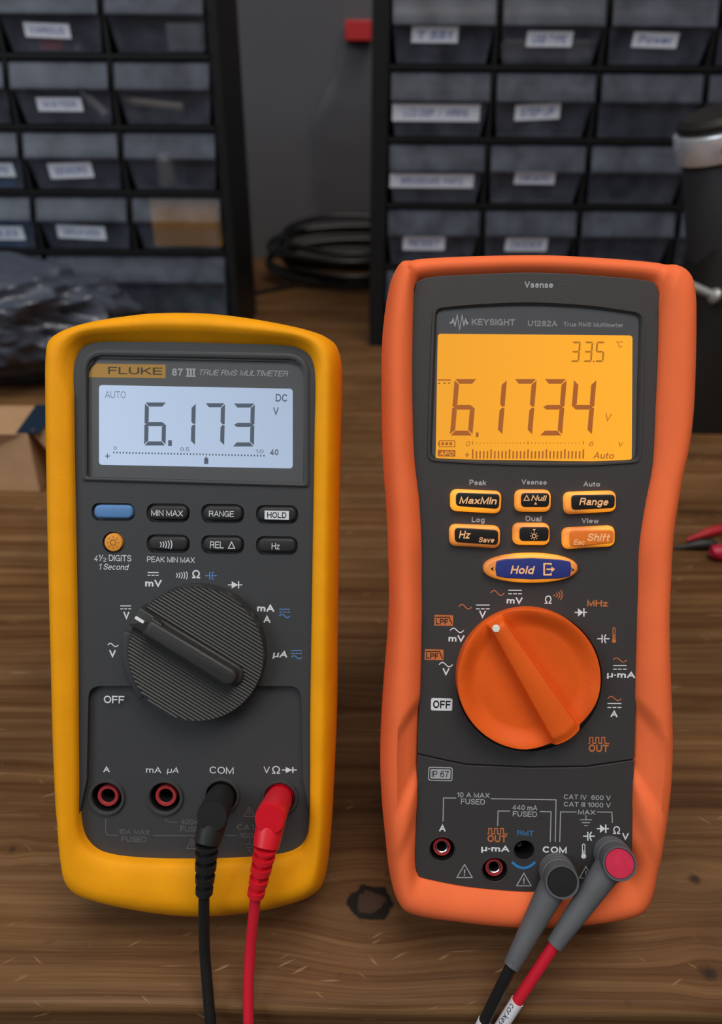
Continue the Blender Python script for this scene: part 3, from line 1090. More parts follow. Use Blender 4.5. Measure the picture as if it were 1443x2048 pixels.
def ring_px(fr, bm, outer, inner, z0, z1, mi=0):
    a = [fr.at(x, y, z1) for x, y in outer]
    b_ = [fr.at(x, y, z1) for x, y in inner]
    n = len(a)
    zb = a[0].z - z1
    rr = [[Vector((p.x, p.y, zb + z0)) for p in a], [Vector((p.x, p.y, zb + z1 - .25 * mm)) for p in a],
          [p.lerp(q, .3) for p, q in zip(a, b_)], [p.lerp(q, .7) for p, q in zip(a, b_)],
          [Vector((p.x, p.y, zb + z1 - .25 * mm)) for p in b_], [Vector((p.x, p.y, zb + z0)) for p in b_]]
    V = [[bm.verts.new(p) for p in r] for r in rr]
    V.append(V[0])
    for s_, e_ in zip(V, V[1:]):
        for i in range(n):
            bm.faces.new((s_[i], s_[(i + 1) % n], e_[(i + 1) % n], e_[i]))


BZ0 = rounded([(163, 698), (617, 707), (617, 974), (163, 961)], [44, 48, 7, 7], 10)
BZ1 = rounded([(172, 710), (607, 718.5), (607.5, 967.5), (173, 954.5)], [36, 36, 6, 6], 10)
ring_px(FY, bm, BZ0, BZ1, ZF - .3 * mm, ZF + 0.8 * mm)
finish(bm, 'screen_bezel', FACE_BLACK, meter_y, 50)
# screen: printed window, LCD and lens
ZW = ZF - 1.0 * mm
scr = plate(FY, SCR, ZF, ZF - 1.7 * mm, ZW, 'screen', WINDOW_GREY, meter_y)
LCD = [(198, 770), (585, 777.5), (585, 937), (198, 929.5)]
bm = bmesh.new()
prism(bm, rounded(at_poly(FY, LCD, ZW), 7 * ky), ZY + ZW - .2 * mm, ZY + ZW + .05 * mm)
pl, pr = FY.at(198, 929, ZW), FY.at(585, 777, ZW)
dirv = (pl - pr).normalized()
LCD_WHITE = backlight_material('white_backlit_lcd', (0.48, 0.60, 0.80), 0.84, 1.06, tuple(dirv), (dirv.dot(pr), dirv.dot(pl)))
finish(bm, 'lcd', LCD_WHITE, scr, 30)
ink = Ink(FY, ZW + .09 * mm, [LCD_SEG, LCD_SEG_FAINT])
for d, x in (('6', 310.3), ('1', 369), ('7', 429), ('3', 487)):
    ink.seven(d, x, 849 + (x - 400) * .011, 43 if d != '7' else 40, 86, 8.2, 0.02, 0, 1.3)
ink.rect(336, 880.5, 343.6, 892)
ink.text('AUTO', 209.6, 781.3, 251.5, 796.6, 1, 0.0)
ink.text('DC', 551, 788, 574, 803.3, 0, 0.02)
ink.text('V', 545.7, 814, 557.2, 831.6, 0, 0.02)
ink.text('0', 226.8, 892.6, 233.4, 899.8)
ink.text('0.5', 360.5, 894.8, 378.3, 902.3)
ink.text('1.0', 510.6, 898.6, 526.7, 906.4)
ink.text('40', 539, 897, 556.5, 910.6, 0, 0.03)
for k in range(48):
    x = 227.5 + k * (527.5 - 227.5) / 47
    y = 905 + (x - 227) * 0.0215
    ink.rect(x - 1.3, y - 1.8, x + 1.3, y + 1.8)
ink.poly([(408, 918), (412.2, 913), (416.4, 918), (416.4, 928), (408, 928)])
ink.line([(209.8, 912.2), (220.2, 912.2)], 1.8)
ink.line([(215, 907), (215, 917.4)], 1.8)
ink.build('lcd_digits', scr)
ink = Ink(FY, ZW + .05 * mm, [LOGO_YELLOW, LOGO_DARK, WHITE_INK])
ink.poly([(193, 727), (331, 729.5), (331, 756.5), (177, 754.5), (179, 744), (184, 734)], 0)
ink.text('FLUKE', 216, 734, 324.6, 749.3, 1, 0.012, 0, .02 * mm, 1.06)
ink.text('87', 343.6, 737, 366.6, 752, 2, 0.035)
for k in range(3):
    ink.rect(373.5 + k * 6, 738, 377.3 + k * 6, 752.5, 2)
ink.line([(371, 738), (391, 738.4)], 2.2, 2)
ink.line([(371, 752.3), (391, 752.7)], 2.2, 2)
ink.text('TRUE RMS MULTIMETER', 398.6, 739.5, 576, 752, 2, 0.0, 0.25)
ink.build('screen_lettering', scr)
plate(FY, SCR, ZF, ZW + .25 * mm, ZF - .1 * mm, 'lens', LENS, scr)['label'] = 'clear glossy lens'

# buttons
ZB = ZF + 1.0 * mm


def key(fr, parent, name, x0, y0, x1, y1, m, z0, z1, r=None, label=None):
    pts = rounded([(x0, y0), (x1, y0 + (x1 - x0) * .012), (x1, y1 + (x1 - x0) * .012), (x0, y1)], r or (y1 - y0) / 2 * .98, 10)
    o = plate(fr, pts, z1, z0, z1, name, m, parent, 0.9 * mm)
    if label:
        o['label'] = label
    return o


def key_collar(fr, bm, x0, y0, x1, y1, zf):
    """The dark gap round a key."""
    pts = rounded([(x0 - 4, y0 - 4), (x1 + 4, y0 - 4 + (x1 - x0) * .012), (x1 + 4, y1 + 4 + (x1 - x0) * .012), (x0 - 4, y1 + 4)], (y1 - y0) / 2 + 4, 10)
    zb = fr.at(700, 1000, 0).z
    prism(bm, at_poly(fr, pts, zf), zb + zf - 1.2 * mm, zb + 5 * mm)


keys = [('blue', 187, 1009.5, 265, 1037), ('min', 297, 1010.5, 375, 1040), ('range', 406, 1011.5, 484, 1041.5), ('hold', 515.5, 1013.5, 592, 1043),
        ('beep', 297, 1072.5, 375, 1101), ('rel', 406, 1074, 484, 1103), ('hz', 515.5, 1076, 591, 1105)]
bm = bmesh.new()
for nm, *q in keys:
    key_collar(FY, bm, *q, ZF)
p = FY.at(226, 1085, ZF)
lathe(bm, Vector((p.x, p.y, ZY)), [(21.5 * ky, ZF - 1.2 * mm), (21.5 * ky, 5 * mm)], 32, cap0=True, cap1=True)
cut(face_y, bm)
face_y.data.polygons.foreach_set('use_smooth', [False] * len(face_y.data.polygons))
bevel(face_y, 0.4 * mm, 2, 40)
for nm, x0, y0, x1, y1 in keys:
    k_ = key(FY, meter_y, 'push_button', x0, y0, x1, y1, BLUE_KEY if nm == 'blue' else KEY_BLACK, ZF - 1.2 * mm, ZB, label='blue button' if nm == 'blue' else None)
    if nm == 'blue':
        continue
    ink = Ink(FY, ZB + .04 * mm, [WHITE_INK, BLACK_INK])
    if nm == 'min':
        ink.text('MIN MAX', 302.3, 1019.5, 365.6, 1032.8)
    elif nm == 'range':
        ink.text('RANGE', 417.6, 1021, 467.5, 1034)
    elif nm == 'hold':
        ink.rect(528.8, 1021.4, 577.4, 1039)
        ink.text('HOLD', 534, 1024.3, 572.6, 1036, 1, 0.02, dz=.02 * mm)
    elif nm == 'beep':
        ink.waves(322, 1080, 343, 1098, 5, 1.8)
    elif nm == 'rel':
        ink.text('REL', 419.7, 1083, 447, 1096.5)
        ink.line([(456.5, 1096.6), (462.7, 1084), (469, 1096.6)], 1.7)
        ink.line([(455.5, 1096.6), (470, 1096.6)], 1.7)
    else:
        ink.text('Hz', 543, 1086, 559.4, 1098.6)
    ink.build('button_lettering', k_)
bm = bmesh.new()
p = FY.at(226, 1085, ZB)
lathe(bm, Vector((p.x, p.y, ZY)), [(18.5 * ky, ZF - 1.2 * mm), (18.5 * ky, ZB - .6 * mm), (17.3 * ky, ZB - .1 * mm), (15 * ky, ZB), (0.1 * ky, ZB)], 36)
k_ = finish(bm, 'push_button', YEL_KEY, meter_y)
k_['label'] = 'round amber backlight button'
ink = Ink(FY, ZB + .04 * mm, [mat('brown_ink', (0.20, 0.07, 0.01), 0.6, 0.2)])
ink.sun(226, 1085, 5.5, 1.3, 0, 8, 1.7, .55)
ink.build('button_lettering', k_)

# rotary switch: ribbed disc, bar handle
RK = 134 * ky
ua = FY.at(270, 1239, 0)
ub = FY.at(470, 1362, 0)
U_ = (ub - ua)
U_.z = 0
U_.normalize()
V_ = Vector((-U_.y, U_.x, 0))
kc = Vector((FY.at(391, 1308, 2 * mm).x, FY.at(391, 1308, 2 * mm).y, ZY))
bm = bmesh.new()
rows = []
nv, nu = 336, 25
for j in range(nv + 1):
    v = -RK * .998 + 2 * RK * .998 * j / nv
    hw = sqrt(max(RK * RK - v * v, 0))
    edge = min(1.0, (RK - abs(v)) / (1.2 * mm))
    zz = 2.2 * mm - 0.34 * mm * (0.5 + 0.5 * cos(2 * pi * j / 8.0)) ** 1.5
    rows.append([bm.verts.new(kc + U_ * (hw * (-1 + 2 * i / nu)) + V_ * v + Vector((0, 0, zz))) for i in range(nu + 1)])
for a, b_ in zip(rows, rows[1:]):
    for i in range(nu):
        bm.faces.new((a[i], a[i + 1], b_[i + 1], b_[i]))
knob = finish(bm, 'rotary_switch', KNOB_BLACK, meter_y, 60)
bm = bmesh.new()
lathe(bm, kc, [(RK * 1.012, -5.4 * mm), (RK * 1.012, 1.6 * mm), (RK * 1.004, 2.1 * mm), (RK * .992, 2.1 * mm), (RK * .985, 1.4 * mm)], 120)
finish(bm, 'switch_rim', KNOB_BLACK, knob, 40)


def uv_pts(base, lst, k):
    return [tuple((base + U_ * (a * k) + V_ * (b * k))[:2]) for a, b in lst]


bm = bmesh.new()
hc = Vector((FY.at(391, 1312, 6 * mm).x, FY.at(391, 1312, 6 * mm).y, ZY))
kk = px_scale(FY, 391, 1312, 6 * mm)
bar = [(-112, 16), (-112, -16)] + [(76 + 17 * sin(a), -17 * cos(a)) for a in [pi * t / 14 for t in range(15)]]
prism(bm, uv_pts(hc, bar, kk), ZY + 1 * mm, ZY + 7.2 * mm, 0.9 * mm)
# widened foot of the bar
wide = [(-100, 21), (-100, -21)] + [(82 + 22 * sin(a), -22 * cos(a)) for a in [pi * t / 14 for t in range(15)]]
prism(bm, uv_pts(hc, wide, kk), ZY + 1 * mm, ZY + 3.4 * mm, 0.7 * mm)
tip = rounded([(-148, 21), (-148, -21), (-98, -20), (-98, 20)], 4)
prism(bm, uv_pts(hc, tip, kk), ZY - 3 * mm, ZY + 4.6 * mm, 0.6 * mm)
step = rounded([(-114, 19.5), (-114, -19.5), (-88, -18.5), (-88, 18.5)], 3)
prism(bm, uv_pts(hc, step, kk), ZY - 1 * mm, ZY + 6.2 * mm, .6 * mm)
hd = finish(bm, 'switch_handle', KNOB_BLACK, knob, 40)
bm = bmesh.new()
prism(bm, [(q[0], q[1]) for q in uv_pts(hc, rounded([(-144, 3.2), (-144, -3.2), (-124, -3.2), (-124, 3.2)], 2), kk)], ZY + 4.5 * mm, ZY + 4.7 * mm)
finish(bm, 'pointer_mark', mat('white_paint', (0.8, 0.8, 0.8), 0.5), knob, None)
# stop beside the OFF position
bm = bmesh.new()
a0, a1 = radians(166), radians(221)
pts = []
for k in range(13):
    a = a0 + (a1 - a0) * k / 12
    pts.append((kc.x + cos(a) * 153 * ky, kc.y + sin(a) * 153 * ky))
for k in range(13):
    a = a1 + (a0 - a1) * k / 12
    pts.append((kc.x + cos(a) * 138 * ky, kc.y + sin(a) * 138 * ky))
prism(bm, pts, ZY + ZL - .5 * mm, ZY + ZF + 2.6 * mm, .5 * mm)
finish(bm, 'switch_stop', FACE_BLACK, meter_y)

# jacks
for n_, (x, y) in enumerate(JY):
    p = FY.at(x, y, ZL)
    c = Vector((p.x, p.y, ZY + ZL))
    bm = bmesh.new()
    r = 37 * kj
    lathe(bm, c, [(r, -1 * mm), (r, .5 * mm), (r * .96, .9 * mm), (r * .86, .9 * mm), (r * .80, .4 * mm), (r * .80, -.2 * mm)], 48)
    lathe(bm, c, [(r * .80, -.2 * mm), (r * .78, -8.4 * mm), (0.01 * mm, -8.4 * mm)], 48, mi=1)
    j = finish(bm, 'jack', [FACE_BLACK, DEEP], meter_y, 40)
    if n_ < 2:
        bm = bmesh.new()
        r2 = 21.5 * kj
        lathe(bm, c, [(r2, -8.3 * mm), (r2, -1.2 * mm), (r2 * .95, -.7 * mm), (r2 * .72, -.7 * mm), (r2 * .64, -1.1 * mm)], 40)
        lathe(bm, c, [(r2 * .64, -1.1 * mm), (r2 * .58, -2.0 * mm), (r2 * .56, -8 * mm), (.01 * mm, -8 * mm)], 40, mi=1)
        finish(bm, 'socket_ring', [RED_RING, DEEP], j, 40)['label'] = 'dark red socket ring'

# printing on the case
ink = Ink(FY, ZF + .04 * mm, [WHITE_INK, GREY_INK, BLUE_INK])
ink.text('4', 188, 1110, 195.5, 1122.5, 0)
ink.text('1', 196.5, 1109, 200.5, 1116.5, 0)
ink.line([(199.5, 1122), (206, 1109.5)], 1.2, 0)
ink.text('2', 206, 1115.5, 212.5, 1123, 0)
ink.text('DIGITS', 217.5, 1110, 262.5, 1122.5, 0)
ink.text('1 Second', 198.6, 1127, 258, 1139.6, 0, 0, 0.25)
ink.text('PEAK MIN MAX', 293.8, 1113, 389.3, 1125.6, 0)
ink.dc(295, 1144, 317, 1151.5, 1.9)
ink.text('mV', 290, 1159, 323.8, 1175, 0, 0.04)
ink.waves(354, 1142.8, 374, 1158.6, 5, 1.7)
ink.text('Ω', 383.8, 1140, 400, 1156.5, 0, 0.02)
ink.cap(410, 1143.5, 433.2, 1159.5, 1.9, 2)
ink.diode(455.6, 1162.5, 484.4, 1177, 2)
ink.dc(240.5, 1210.8, 262, 1218.6, 1.9)
ink.text('V', 246.2, 1223, 259, 1239.6, 0, 0.04)
ink.tilde(215.5, 1286, 236.3, 1294, 2)
ink.text('V', 218, 1299.5, 231.8, 1316, 0, 0.04)
ink.text('OFF', 207.5, 1391.6, 248.5, 1406.6, 0, 0.015)
ink.text('mA', 513.6, 1207.6, 548.7, 1223.6, 0, 0.04)
ink.text('A', 526.2, 1230, 541, 1246, 0, 0.04)
for (a, b_) in ((558.4, 1217.6), (582.3, 1300.3)):
    ink.dc(a, b_, a + 21, b_ + 7.6, 1.8, 2)
    ink.tilde(a, b_ + 10.5, a + 21, b_ + 18, 1.8, 2)
ink.text('µA', 544.4, 1300.5, 574.2, 1318, 0, 0.03, 0.15)
ink.build('case_lettering', meter_y)
ink = Ink(FY, ZL + .04 * mm, [WHITE_INK, DIM_INK])
ink.text('A', 206.2, 1532, 219.8, 1544.6, 0, 0.015)
ink.text('mA', 292, 1533, 322.5, 1546, 0)
ink.text('µA', 333, 1533.5, 357, 1549, 0, 0, 0.15)
ink.text('COM', 419, 1532.6, 467, 1547.8, 0)
ink.text('V', 526.7, 1533, 539.3, 1547.4, 0)
ink.text('Ω', 543.6, 1532, 560, 1547.4, 0)
ink.diode(563.4, 1534, 593, 1546, 2)
ink.line([(211.3, 1637), (211.3, 1663), (213, 1668), (218, 1670.4), (236, 1670.6)], 1.4, 1)
ink.text('10A MAX', 238, 1658, 299.5, 1669, 1)
ink.text('FUSED', 243, 1673, 293, 1684, 1)
ink.line([(305.6, 1671.2), (400, 1671.6)], 1.4, 1)
ink.line([(331, 1637), (331.6, 1640.5), (335, 1643.6), (354, 1644.6)], 1.4, 1)
ink.text('400mA', 361.4, 1638, 409, 1649.4, 1)
ink.text('FUSED', 360.5, 1652.6, 410, 1663.8, 1)
ink.warn(373, 1678.5, 394, 1697, 1.5, 1)
ink.warn(488, 1614, 509, 1633, 1.5, 1)
ink.text('CAT II', 473.8, 1648.5, 524, 1660.4, 1)
ink.text('1000V', 479, 1665.6, 530, 1677.4, 1)
ink.line([(449.3, 1670.4), (471.7, 1671.2)], 1.4, 1)
ink.earth(489.5, 1679, 508.5, 1702, 1.4, 1)
ink.build('jack_lettering', meter_y)
tilt_stand(FY, meter_y, FACE_BLACK, ZY, 0.03, 0.115, 0.0008)

# ------------------------------------------------------------------ orange meter
QO = EYE + ray(1050, 1180) * 0.2345
FO = Frame(QO, LEAN, YAW)
OUT_O = [(1074, 516), (1110, 517), (1200, 522), (1290, 529.5), (1331, 535), (1352, 539), (1366, 550), (1374, 581), (1376, 635), (1375, 725), (1371, 815), (1363, 883), (1351, 940), (1340, 1000), (1331, 1065), (1326, 1155), (1323.5, 1228), (1326, 1340), (1330, 1430), (1331, 1490), (1328, 1560), (1320, 1625), (1308.5, 1693), (1295, 1769), (1281, 1799), (1259, 1812), (1223, 1821), (1155, 1830), (1034, 1834.6), (975, 1831), (908, 1823), (831, 1812), (799.5, 1798), (786, 1776), (777, 1738), (770, 1670), (763.5, 1603), (760, 1520), (763.5, 1430), (768, 1363), (775, 1273), (778, 1205), (776, 1110), (772.5, 1020), (766, 930), (763, 815), (763.5, 689), (768, 635), (775, 590), (784, 555), (799, 532.5), (822, 525), (885, 520), (1000, 516.5)]
IN_O = [(1074, 545), (1178, 550), (1290, 560), (1313, 566), (1319, 577), (1320, 600), (1319, 703), (1314, 815), (1308, 930), (1293, 1011), (1281.5, 1088), (1278, 1155), (1276.5, 1250), (1274, 1340), (1270, 1515), (1266.5, 1625), (1263.5, 1735), (1259, 1757), (1240, 1768), (1155, 1782), (1065, 1787), (1020, 1785), (930, 1776), (863, 1763), (838, 1756), (832.5, 1742), (833.5, 1650), (836, 1515), (840, 1400), (843, 1270), (844.6, 1155), (842, 1065), (838, 1000), (829, 920), (825, 815), (824.5, 703), (827, 600), (829, 572), (838, 560), (975, 547.5)]
B = FO.world(1034, 1834, -15 * mm)
T_O = (B.z + 7 * mm * FO.M.z) / FO.N.z + 15 * mm - 4.4 * mm
O_O = B + FO.M * 7 * mm - FO.N * (T_O - 15 * mm)
FO = Frame(QO, LEAN, YAW, O_O)
ZO = FO.at(1050, 1180, 0).z
ko = px_scale(FO, 1050, 1300, 0)


def zf_o(o, i, t, c):
    dx, dy = abs(o.x - c.x), o.y - c.y
    topbar = ease((dy - 0.094) / 0.006) * ease((0.0432 - dx) / 0.003)
    bot = ease((-dy - 0.090) / 0.010)
    z = -4.6 * mm * topbar * (1 - ease((0.25 - t) / .25) * .5)
    z -= 1.6 * mm * bot
    # grip hollows low on both sides
    g = ease((-dy - 0.048) / 0.010) * ease((0.088 + dy) / 0.010) * ease((dx - 0.036) / 0.003)
    z -= 2.6 * mm * g * ease((t - 0.42) / 0.18)
    # waist: sides sit a little lower towards the opening
    z -= 0.9 * mm * ease((0.02 - abs(dy + 0.0)) / 0.02) * ease((t - .5) / .5)
    return z


meter_o = empty('digital_multimeter', FO.matrix(), 'orange-holstered multimeter with an amber-lit screen reading 6.1734 and an orange dial', 'multimeter')
bm, in_o, co = holster(FO, OUT_O, IN_O, -15 * mm, [(0.0, -14 * mm), (0.05, -8.5 * mm), (0.15, -3.8 * mm), (0.28, -1.2 * mm), (0.42, -0.1 * mm), (0.55, 0.1 * mm), (0.70, -0.4 * mm), (0.85, -1.7 * mm), (0.95, -3.0 * mm), (1.0, -4.2 * mm), (1.0, -11 * mm)],
                       [(12 * mm, -T_O), (7 * mm, -T_O + .0004), (3.0 * mm, -T_O + 4 * mm), (0.8 * mm, -T_O + 12 * mm), (0.0, -26 * mm)], zf_o)
finish(bm, 'rubber_holster', ORANGE, meter_o, 60)['label'] = 'orange rubber holster'
ZG = -4.6 * mm
bm = bmesh.new()
c2 = Vector((co.x, co.y))
prism(bm, [tuple(p + (p - c2).normalized() * 0.0004) for p in in_o][::2], ZO - 18 * mm, ZO + ZG)
face_o = finish(bm, 'case_front', FACE_BROWN, meter_o, 30)
SCO = rounded([(869, 617), (950, 609.5), (1065, 605.5), (1180, 612), (1284, 627), (1276, 922), (1180, 927), (960, 924), (858, 919)], [16, 0, 0, 0, 18, 14, 0, 0, 16], 8)
bm = bmesh.new()
prism(bm, at_poly(FO, SCO, ZG), ZO + ZG - 2.0 * mm, ZO + 5 * mm)
cut(face_o, bm)
# the seam of the battery cover
bm = bmesh.new()
up_ = [(826, 1503), (840, 1508), (930, 1527.5), (1060, 1533), (1173, 1531.5), (1268, 1517.5), (1290, 1514)]
lo_ = [(x, y + 3.2) for x, y in up_][::-1]
prism(bm, at_poly(FO, up_ + lo_, ZG), ZO + ZG - 1.2 * mm, ZO + 5 * mm)
cut(face_o, bm)
JO = [(883.8, 1698, 27, 'r'), (988.7, 1739, 27, 'r'), (1047.3, 1699.5, 21.5, 'n'), (1110, 1742, 26, 'p'), (1219, 1706, 26, 'p')]
bm = bmesh.new()
for x, y, r, _t in JO:
    p = FO.at(x, y, ZG)
    lathe(bm, Vector((p.x, p.y, ZO)), [(r * ko, ZG - 11 * mm), (r * ko, 5 * mm)], 40, cap0=True, cap1=True)
cut(face_o, bm)
KO = FO.at(1057, 1361, ZG)
bm = bmesh.new()
lathe(bm, Vector((KO.x, KO.y, ZO)), [(149 * ko, ZG - 2.4 * mm), (149 * ko, 5 * mm)], 96, cap0=True, cap1=True)
cut(face_o, bm)
face_o.data.polygons.foreach_set('use_smooth', [False] * len(face_o.data.polygons))
bevel(face_o, 0.4 * mm, 2, 40)

# screen
ZV = ZG - .9 * mm
scr = plate(FO, SCO, ZG, ZG - 2.1 * mm, ZV, 'screen', WINDOW_GREY_K, meter_o)
bm = bmesh.new()
so = spline([FO.at(x, y, ZG) for x, y in SCO], 200)
cs = sum(so, Vector()) / 200
ringz = [[p + (p - cs).normalized() * 1.0 * mm + Vector((0, 0, -.2 * mm)) for p in so], [p + (p - cs).normalized() * .7 * mm + Vector((0, 0, .5 * mm)) for p in so], [p + Vector((0, 0, .5 * mm)) for p in so], [p - (p - cs).normalized() * .9 * mm + Vector((0, 0, -.9 * mm)) for p in so]]
loft(bm, ringz, False, False)
finish(bm, 'screen_bezel', FACE_BROWN, meter_o, 50)
LCO = [(875, 667.5), (1264, 671), (1262.5, 923), (870.5, 920.5)]
bm = bmesh.new()
prism(bm, rounded(at_poly(FO, LCO, ZV), 7 * ko), ZO + ZV - .2 * mm, ZO + ZV + .05 * mm)
pl, pr = FO.at(900, 800, ZV), FO.at(1262, 790, ZV)
dirv = (pr - pl).normalized()
LCD_AMBER = backlight_material('amber_backlit_lcd', (1.0, 0.40, 0.006), 0.95, 1.12, tuple(dirv), (dirv.dot(pl), dirv.dot(pr)))
finish(bm, 'lcd', LCD_AMBER, scr, 30)
ink = Ink(FO, ZV + .09 * mm, [LCD_SEG_K, LCD_FAINT_K, LCD_AMBER])
for d, x in (('6', 926.5), ('1', 986), ('7', 1045.5), ('3', 1105.5), ('4', 1165)):
    ink.seven(d, x, 814.5, 45, 113, 9.6, 0.085, 0, 1.6)
ink.rect(951, 865, 956.5, 874)
for d, x in (('3', 1150.5), ('3', 1175.5), ('5', 1199)):
    ink.seven(d, x, 703.5, 17.5, 41, 3.6, 0.085, 1, 0.9)
ink.rect(1185, 721.5, 1188, 724.5, 1)
ink.text('°C', 1232, 682, 1245.5, 695, 1, 0.0, 0.2)
ink.line([(874.5, 760), (901, 760)], 2.6, 0)
for x in (875, 886, 895):
    ink.rect(x, 764.8, x + 5, 768, 1)
ink.text('V', 1210.4, 827, 1223, 843.6, 1, 0, 0.2)
ink.line([(878, 881.5), (909, 881.5), (909, 893.5), (878, 893.5), (878, 881)], 1.6, 0)
ink.rect(875, 885, 878, 890, 0)
for x in (882, 890, 898):
    ink.rect(x, 884.5, x + 5.5, 890.5, 0)
ink.rect(874.8, 899.8, 910, 913.2, 0)
ink.text('APO', 878, 901.7, 907, 911.3, 2, 0.02, 0.2, .02 * mm)
ink.text('0', 931.5, 882, 940, 892.8, 1, 0, 0.2)
ink.text('6', 1177.5, 882.6, 1186.5, 892.6, 1, 0, 0.2)
ink.text('v', 1236.5, 884, 1245.5, 894.5, 1, 0, 0.2)
ink.text('Auto', 1185.6, 903.3, 1227.5, 917.6, 0, 0.015, 0.2)
ink.line([(929, 909.8), (938, 909.8)], 1.9, 0)
ink.line([(933.6, 905), (933.6, 914.8)], 1.9, 0)
for k in range(31):
    x = 944.7 + k * (1165.7 - 944.7) / 30
    hi = k % 5 == 0
    ink.rect(x - 1.5, 898.6 if hi else 902.3, x + 1.5, 917.3, 0)
    t_ = k % 15 == 0
    ink.rect(x - .9, 882 if t_ else 885, x + .9, 889 if t_ else 887.4, 1)
ink.build('lcd_digits', scr)
ink = Ink(FO, ZV + .05 * mm, [WHITE_INK, mat('soft_white_ink', (0.50, 0.49, 0.50), 0.6, 0.2)])
wv = []
ink.line([(898.6, 645.5), (903, 645.5), (905.5, 638.5), (909.5, 651), (914, 630), (918.5, 658.5), (923.5, 631), (927, 650), (930.5, 639.5), (933.5, 647.5), (935.5, 645)], 3.0, 0)
ink.text('KEYSIGHT', 942.3, 637.2, 1029.3, 651.4, 1, 0.035)
ink.text('U1282A', 1055, 639.6, 1114, 653, 1, 0.03)
ink.text('True RMS Multimeter', 1126, 643.6, 1245.5, 654.6, 1, 0.03)
ink.build('screen_lettering', scr)
plate(FO, SCO, ZG, ZV + .25 * mm, ZG - .1 * mm, 'lens', LENS, scr)['label'] = 'clear glossy lens'

# backlit keys
GLOW = bpy.data.materials.new('translucent_backlit_key')
GLOW.use_nodes = True
b = GLOW.node_tree.nodes['Principled BSDF']
b.inputs['Base Color'].default_value = (0.80, 0.25, 0.06, 1)
b.inputs['Roughness'].default_value = 0.45
b.inputs['Emission Color'].default_value = (1.0, 0.36, 0.0, 1)
tc = GLOW.node_tree.nodes.new('ShaderNodeTexCoord')
nz = GLOW.node_tree.nodes.new('ShaderNodeTexNoise')
nz.inputs['Scale'].default_value = 55
nz.inputs['Detail'].default_value = 1
mr = GLOW.node_tree.nodes.new('ShaderNodeMapRange')
mr.inputs[1].default_value, mr.inputs[2].default_value, mr.inputs[3].default_value, mr.inputs[4].default_value = 0.36, 0.66, 0.06, 0.80
GLOW.node_tree.links.new(tc.outputs['Object'], nz.inputs['Vector'])
GLOW.node_tree.links.new(nz.outputs['Fac'], mr.inputs[0])
GLOW.node_tree.links.new(mr.outputs[0], b.inputs['Emission Strength'])
SHIFT_TOP = mat('orange_key_top', (0.70, 0.16, 0.02), 0.5, 0.3, emit=(1, 0.25, 0.01), estr=0.10)
HOLD_BLUE = mat('deep_blue_key_top', (0.025, 0.035, 0.20), 0.4, 0.4)
KEY_INK = mat('backlit_key_legend', (0.75, 0.42, 0.22), 0.5, 0.3, emit=(1.0, 0.45, 0.15), estr=0.22)
KEY_TOP = mat('black_key_top', (0.012, 0.010, 0.009), 0.4, 0.4)
ZK = ZG + 2.2 * mm
KEYS = [('max', [(900.5, 978), (1004, 982), (1001.5, 1028), (900.5, 1022)], [(911, 985), (999, 988), (997, 1018), (911, 1012)]),
        ('null', [(1030, 979), (1103, 979.5), (1102, 1024), (1030, 1024)], [(1041, 986), (1098, 986), (1097, 1014), (1041, 1014)]),
        ('range', [(1128, 984), (1233.5, 981), (1233, 1023), (1129, 1030)], [(1141, 990), (1229, 989), (1228, 1016), (1142, 1020)]),
        ('hz', [(898.5, 1048), (1001, 1052), (1000, 1098), (898.5, 1092)], [(908, 1055), (996, 1060), (995, 1090), (909, 1084)]),
        ('light', [(1026, 1046), (1100, 1046.5), (1100, 1091), (1026, 1090)], [(1038, 1054), (1097, 1054), (1096, 1082), (1038, 1082)]),
        ('shift', [(1125, 1056), (1231, 1051), (1230.5, 1093), (1126, 1100)], [(1138, 1061), (1227, 1060), (1226, 1086), (1138, 1093)]),
        ('hold', None, None)]
hold_out = [(1061.7 + 95 * cos(a) * (1 if True else 1), 1136.8 + (30 if sin(a) > 0 else 30) * (abs(sin(a)) ** 0.85) * (1 if sin(a) > 0 else -1)) for a in [2 * pi * k / 64 for k in range(64)]]
hold_in = rounded([(992, 1122), (1010, 1118), (1062, 1115.5), (1118, 1119), (1140, 1123), (1142, 1138), (1139, 1153), (1118, 1157), (1062, 1159), (1010, 1156), (992, 1152), (990, 1137)], [5, 20, 20, 20, 5, 10, 5, 20, 20, 20, 5, 10], 4)
key_light = []
